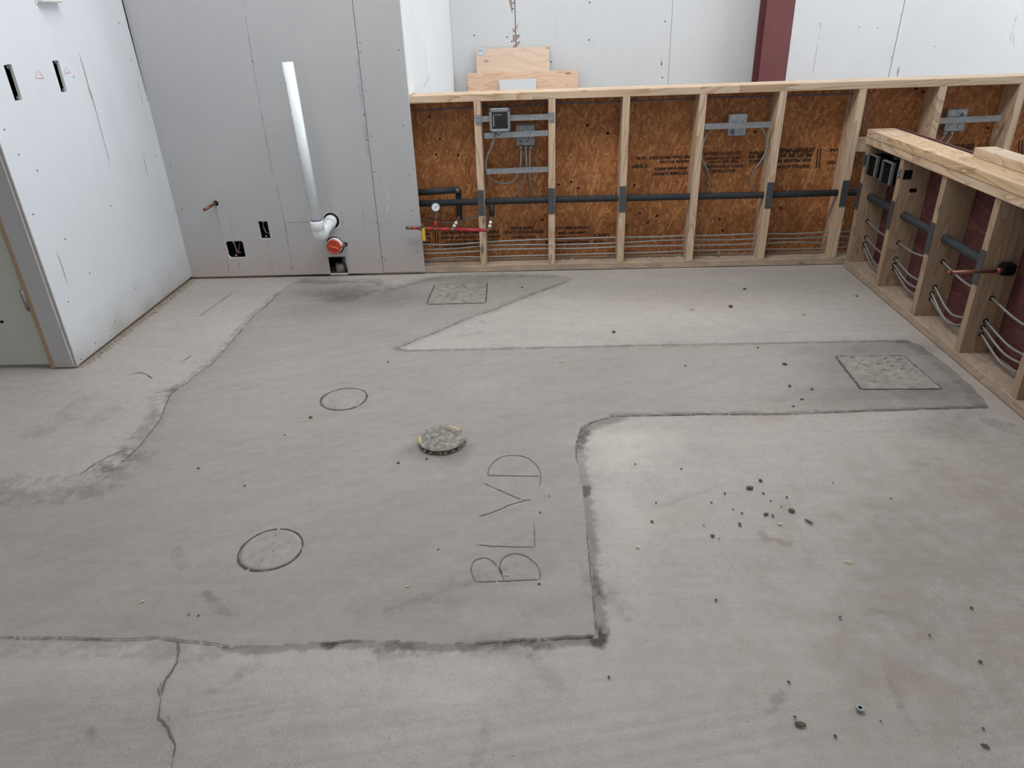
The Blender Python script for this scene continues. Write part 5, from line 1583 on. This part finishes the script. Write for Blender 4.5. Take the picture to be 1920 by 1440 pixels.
# ================================================================== LOOSE BITS ON THE FLOOR
def clod(px, py, size, label, seed, stretch=1.0, mat='mud', ang=0.0, flat=0.6, group=None, name='mud_clod', cat='mud clod'):
    x, y = fl(px, py)
    r_ = random.Random(seed)
    bm = bmesh.new()
    bmesh.ops.create_icosphere(bm, subdivisions=1, radius=1.0)
    for v in bm.verts:
        k = r_.uniform(0.65, 1.15)
        v.co = Vector((v.co.x * k * stretch, v.co.y * k, max(-0.45, v.co.z * k) * flat)) * size
    o = bm_obj(name, bm, mat, None, False, (x, y, size * flat * 0.35))
    o.rotation_euler = (0, 0, ang)
    return tag(o, label, cat, group)
clod(1404.6, 915, 0.0105, 'largest dark mud clod left of the scattered group on the floor', 1, 1.3)
clod(1483.4, 958, 0.0100, 'dark rounded mud clod at the right of the scattered group', 2, 1.2)
clod(1436, 964.6, 0.0075, 'dark mud clod, left of a close pair in the scattered group', 3, 1.2)
clod(1449, 967, 0.0058, 'small dark mud clod, right of a close pair in the scattered group', 4)
clod(1336, 1005, 0.0062, 'lone round mud clod left of the muddy smears', 5)
clod(1425.6, 901, 0.0068, 'topmost dark mud clod of the scattered group', 6, 1.2)
clod(1475, 932, 0.0055, 'small mud clod above the rounded one of the scattered group', 7)
clod(1387, 983.6, 0.0055, 'thin upright sliver of mud in the scattered group', 8, 2.0, ang=1.8)
clod(1471.5, 683, 0.0105, 'mud clod on the floor left of the square hatch', 9, 1.2)
clod(1370, 575, 0.0125, 'reddish brown mud clod on the pale floor before the back sill', 10, 1.2)
clod(1151, 622.5, 0.0100, 'dark mud clod on the pale wedge of floor', 11, 1.1)
clod(1396, 542, 0.0095, 'brown mud clod nearest the back sill', 12, 1.1)
clod(1501, 1358, 0.0095, 'flat crumbling mud lump near the bottom edge of the photo', 13, 1.5, flat=0.4)
clod(1848, 1399, 0.0055, 'mud flake in the bottom right corner of the floor', 14, 1.8, ang=-0.6)
clod(583, 783, 0.0075, 'small mud clod below the farther round drain plug', 15, 1.3)
clod(372, 878, 0.0055, 'mud speck alone on the left of the patched floor', 16, 1.2)
G = 'small mud crumbs on the floor'
CR = []
for i, (x, y, s) in enumerate(((1421, 652, .006), (1480.6, 724, .008), (1522, 730, .006), (1503.6, 749, .006), (1487.7, 762, .006), (1359, 925, .0042), (1431, 925, .004), (1222, 977.6, .005), (1191, 870, .004), (1277.6, 879, .0035),
        (1230, 942, .0035), (1334, 942, .0035), (1606.6, 555, .006), (1285, 686, .005), (1342, 1125, .0045), (1838, 1241, .005), (1821.6, 1140, .0048), (1743, 1190.7, .004), (1575, 1157.6, .004), (1141.5, 1270, .0038),
        (1566, 1380, .0045), (1479, 1279, .0035), (1490, 1343.5, .0032), (1651, 1352, .003), (1844, 1366, .004), (979, 539, .007), (727.5, 679, .006), (747, 868, .006), (800, 860.5, .005), (459, 911, .004), (534, 816, .004),
        (821.5, 1030, .004), (1011, 1095, .0042), (1013, 961, .0035), (1030, 930, .003), (372, 1154, .003), (354, 1152, .003), (1391, 962, .0035), (1375, 955, .003), (1445, 939, .003), (1320, 985, .003), (1348, 1010, .003), (1465, 950, .003), (1562, 905, .003), (1670, 934, .003))):
    CR.append((x, y, s, i))
MARKS = [('the right square hatch', (1670, 697)), ('the raised floor drain', (829, 829)), ('the scratched letters', (950, 980)), ('the near drain plug', (508, 1030)), ('the far drain plug', (645, 748)),
         ('the steel nut', (1612, 1330)), ('the scattered mud clods', (1440, 950)), ('the back square hatch', (858, 550)), ('the bark chip', (1517, 979)), ('the patch corner', (1118, 1192)), ('the reddish clod', (1370, 575)), ('the pale splinter', (1591, 1054))]
ORD = ['nearest', 'second nearest', 'third nearest', 'fourth nearest', 'fifth nearest', 'sixth nearest', 'seventh nearest', 'eighth nearest', 'ninth nearest', 'tenth nearest', 'eleventh nearest', 'twelfth nearest'] + ['%s nearest' % k for k in ('thirteenth', 'fourteenth', 'fifteenth', 'sixteenth', 'seventeenth', 'eighteenth', 'nineteenth', 'twentieth')]
pools = {}
for x, y, s, i in CR:
    m = min(MARKS, key=lambda k: math.dist(fl(x, y), fl(*k[1])))
    pools.setdefault(m[0], []).append((math.dist(fl(x, y), fl(*m[1])), x, y, s, i))
for mname, lst in pools.items():
    for k, (d, x, y, s, i) in enumerate(sorted(lst)):
        clod(x, y, s, 'tiny dark mud crumb on the floor, %s to %s' % (ORD[k], mname), 100 + i, random.uniform(1, 1.5), ang=random.uniform(0, 3), group=G, name='mud_crumb', cat='mud crumb')
def chip(px, py, L, W, ang, label, mat='chip', name='wood_chip'):
    x, y = fl(px, py)
    V = []
    for z in (0.0003, 0.0026):
        for u, v in ((-L / 2, -W * 0.3), (L * 0.2, -W / 2), (L / 2, 0), (L * 0.1, W / 2), (-L / 2, W * 0.3)):
            V.append((u, v, z + (0.0015 if u > 0 else 0)))
    F = [(4, 3, 2, 1, 0), (5, 6, 7, 8, 9)] + [(k, (k + 1) % 5, 5 + (k + 1) % 5, 5 + k) for k in range(5)]
    me = bpy.data.meshes.new(name)
    me.from_pydata(V, [], F)
    o = mesh_obj(name, me, mat)
    o.location = (x, y, 0.0)
    o.rotation_euler = (0, 0, ang)
    return tag(o, label, 'wood chip')
chip(1517, 979, 0.028, 0.008, -0.9, 'dark elongated bark chip right of the scattered mud clods', 'mud', 'bark_chip')
chip(1462, 983, 0.014, 0.007, -0.4, 'tan wood chip just above the muddy smears')
chip(1196, 1026.7, 0.013, 0.006, -0.8, 'tan wood chip on the floor right of the patch edge')
chip(1591, 1054, 0.028, 0.004, -0.25, 'thin pale wood splinter on the open floor at right')
chip(571, 789, 0.017, 0.006, 0.8, 'pale chip beside the clod below the farther drain plug')
chip(1052, 679, 0.015, 0.006, -0.2, 'pale chip on the patch below the pale wedge of floor')
chip(764, 1100, 0.007, 0.006, 0.2, 'tiny yellow chip between the near drain plug and the letters')
chip(268, 1128, 0.012, 0.005, 0.9, 'small yellow chip in the left foreground of the patch')
chip(950, 1079, 0.009, 0.004, -0.3, 'tiny pale chip inside the scratched letter B')
chip(1297, 581, 0.022, 0.007, -0.2, 'grey flake on the pale floor before the back sill', 'crumbs', 'plaster_flake')
chip(1507, 590, 0.020, 0.006, -0.5, 'tan flake on the pale floor near the right half wall', 'crumbs', 'plaster_flake')
# steel nut
x, y = fl(1612, 1330)
nt = empty('steel_nut', (x, y, 0), 'small shiny steel nut lying on the floor at bottom right', 'nut')
V, F = [], []
N = 24
for r_, z in ((0.0082, 0.0), (0.0082, 0.006), (0.0042, 0.006), (0.0042, 0.0)):
    for k in range(N):
        a = 2 * math.pi * k / N
        V.append((x + r_ * math.cos(a), y + r_ * math.sin(a), z))
for j in range(3):
    for k in range(N):
        F.append((j * N + k, j * N + (k + 1) % N, (j + 1) * N + (k + 1) % N, (j + 1) * N + k))
build('ring', V, F, 'steel', nt, False)
lathe('dark_bore', [(0.0040, 0.0), (0.0040, 0.003)], (x, y, 0.0), (0, 0, 1), 'black', nt, 16)
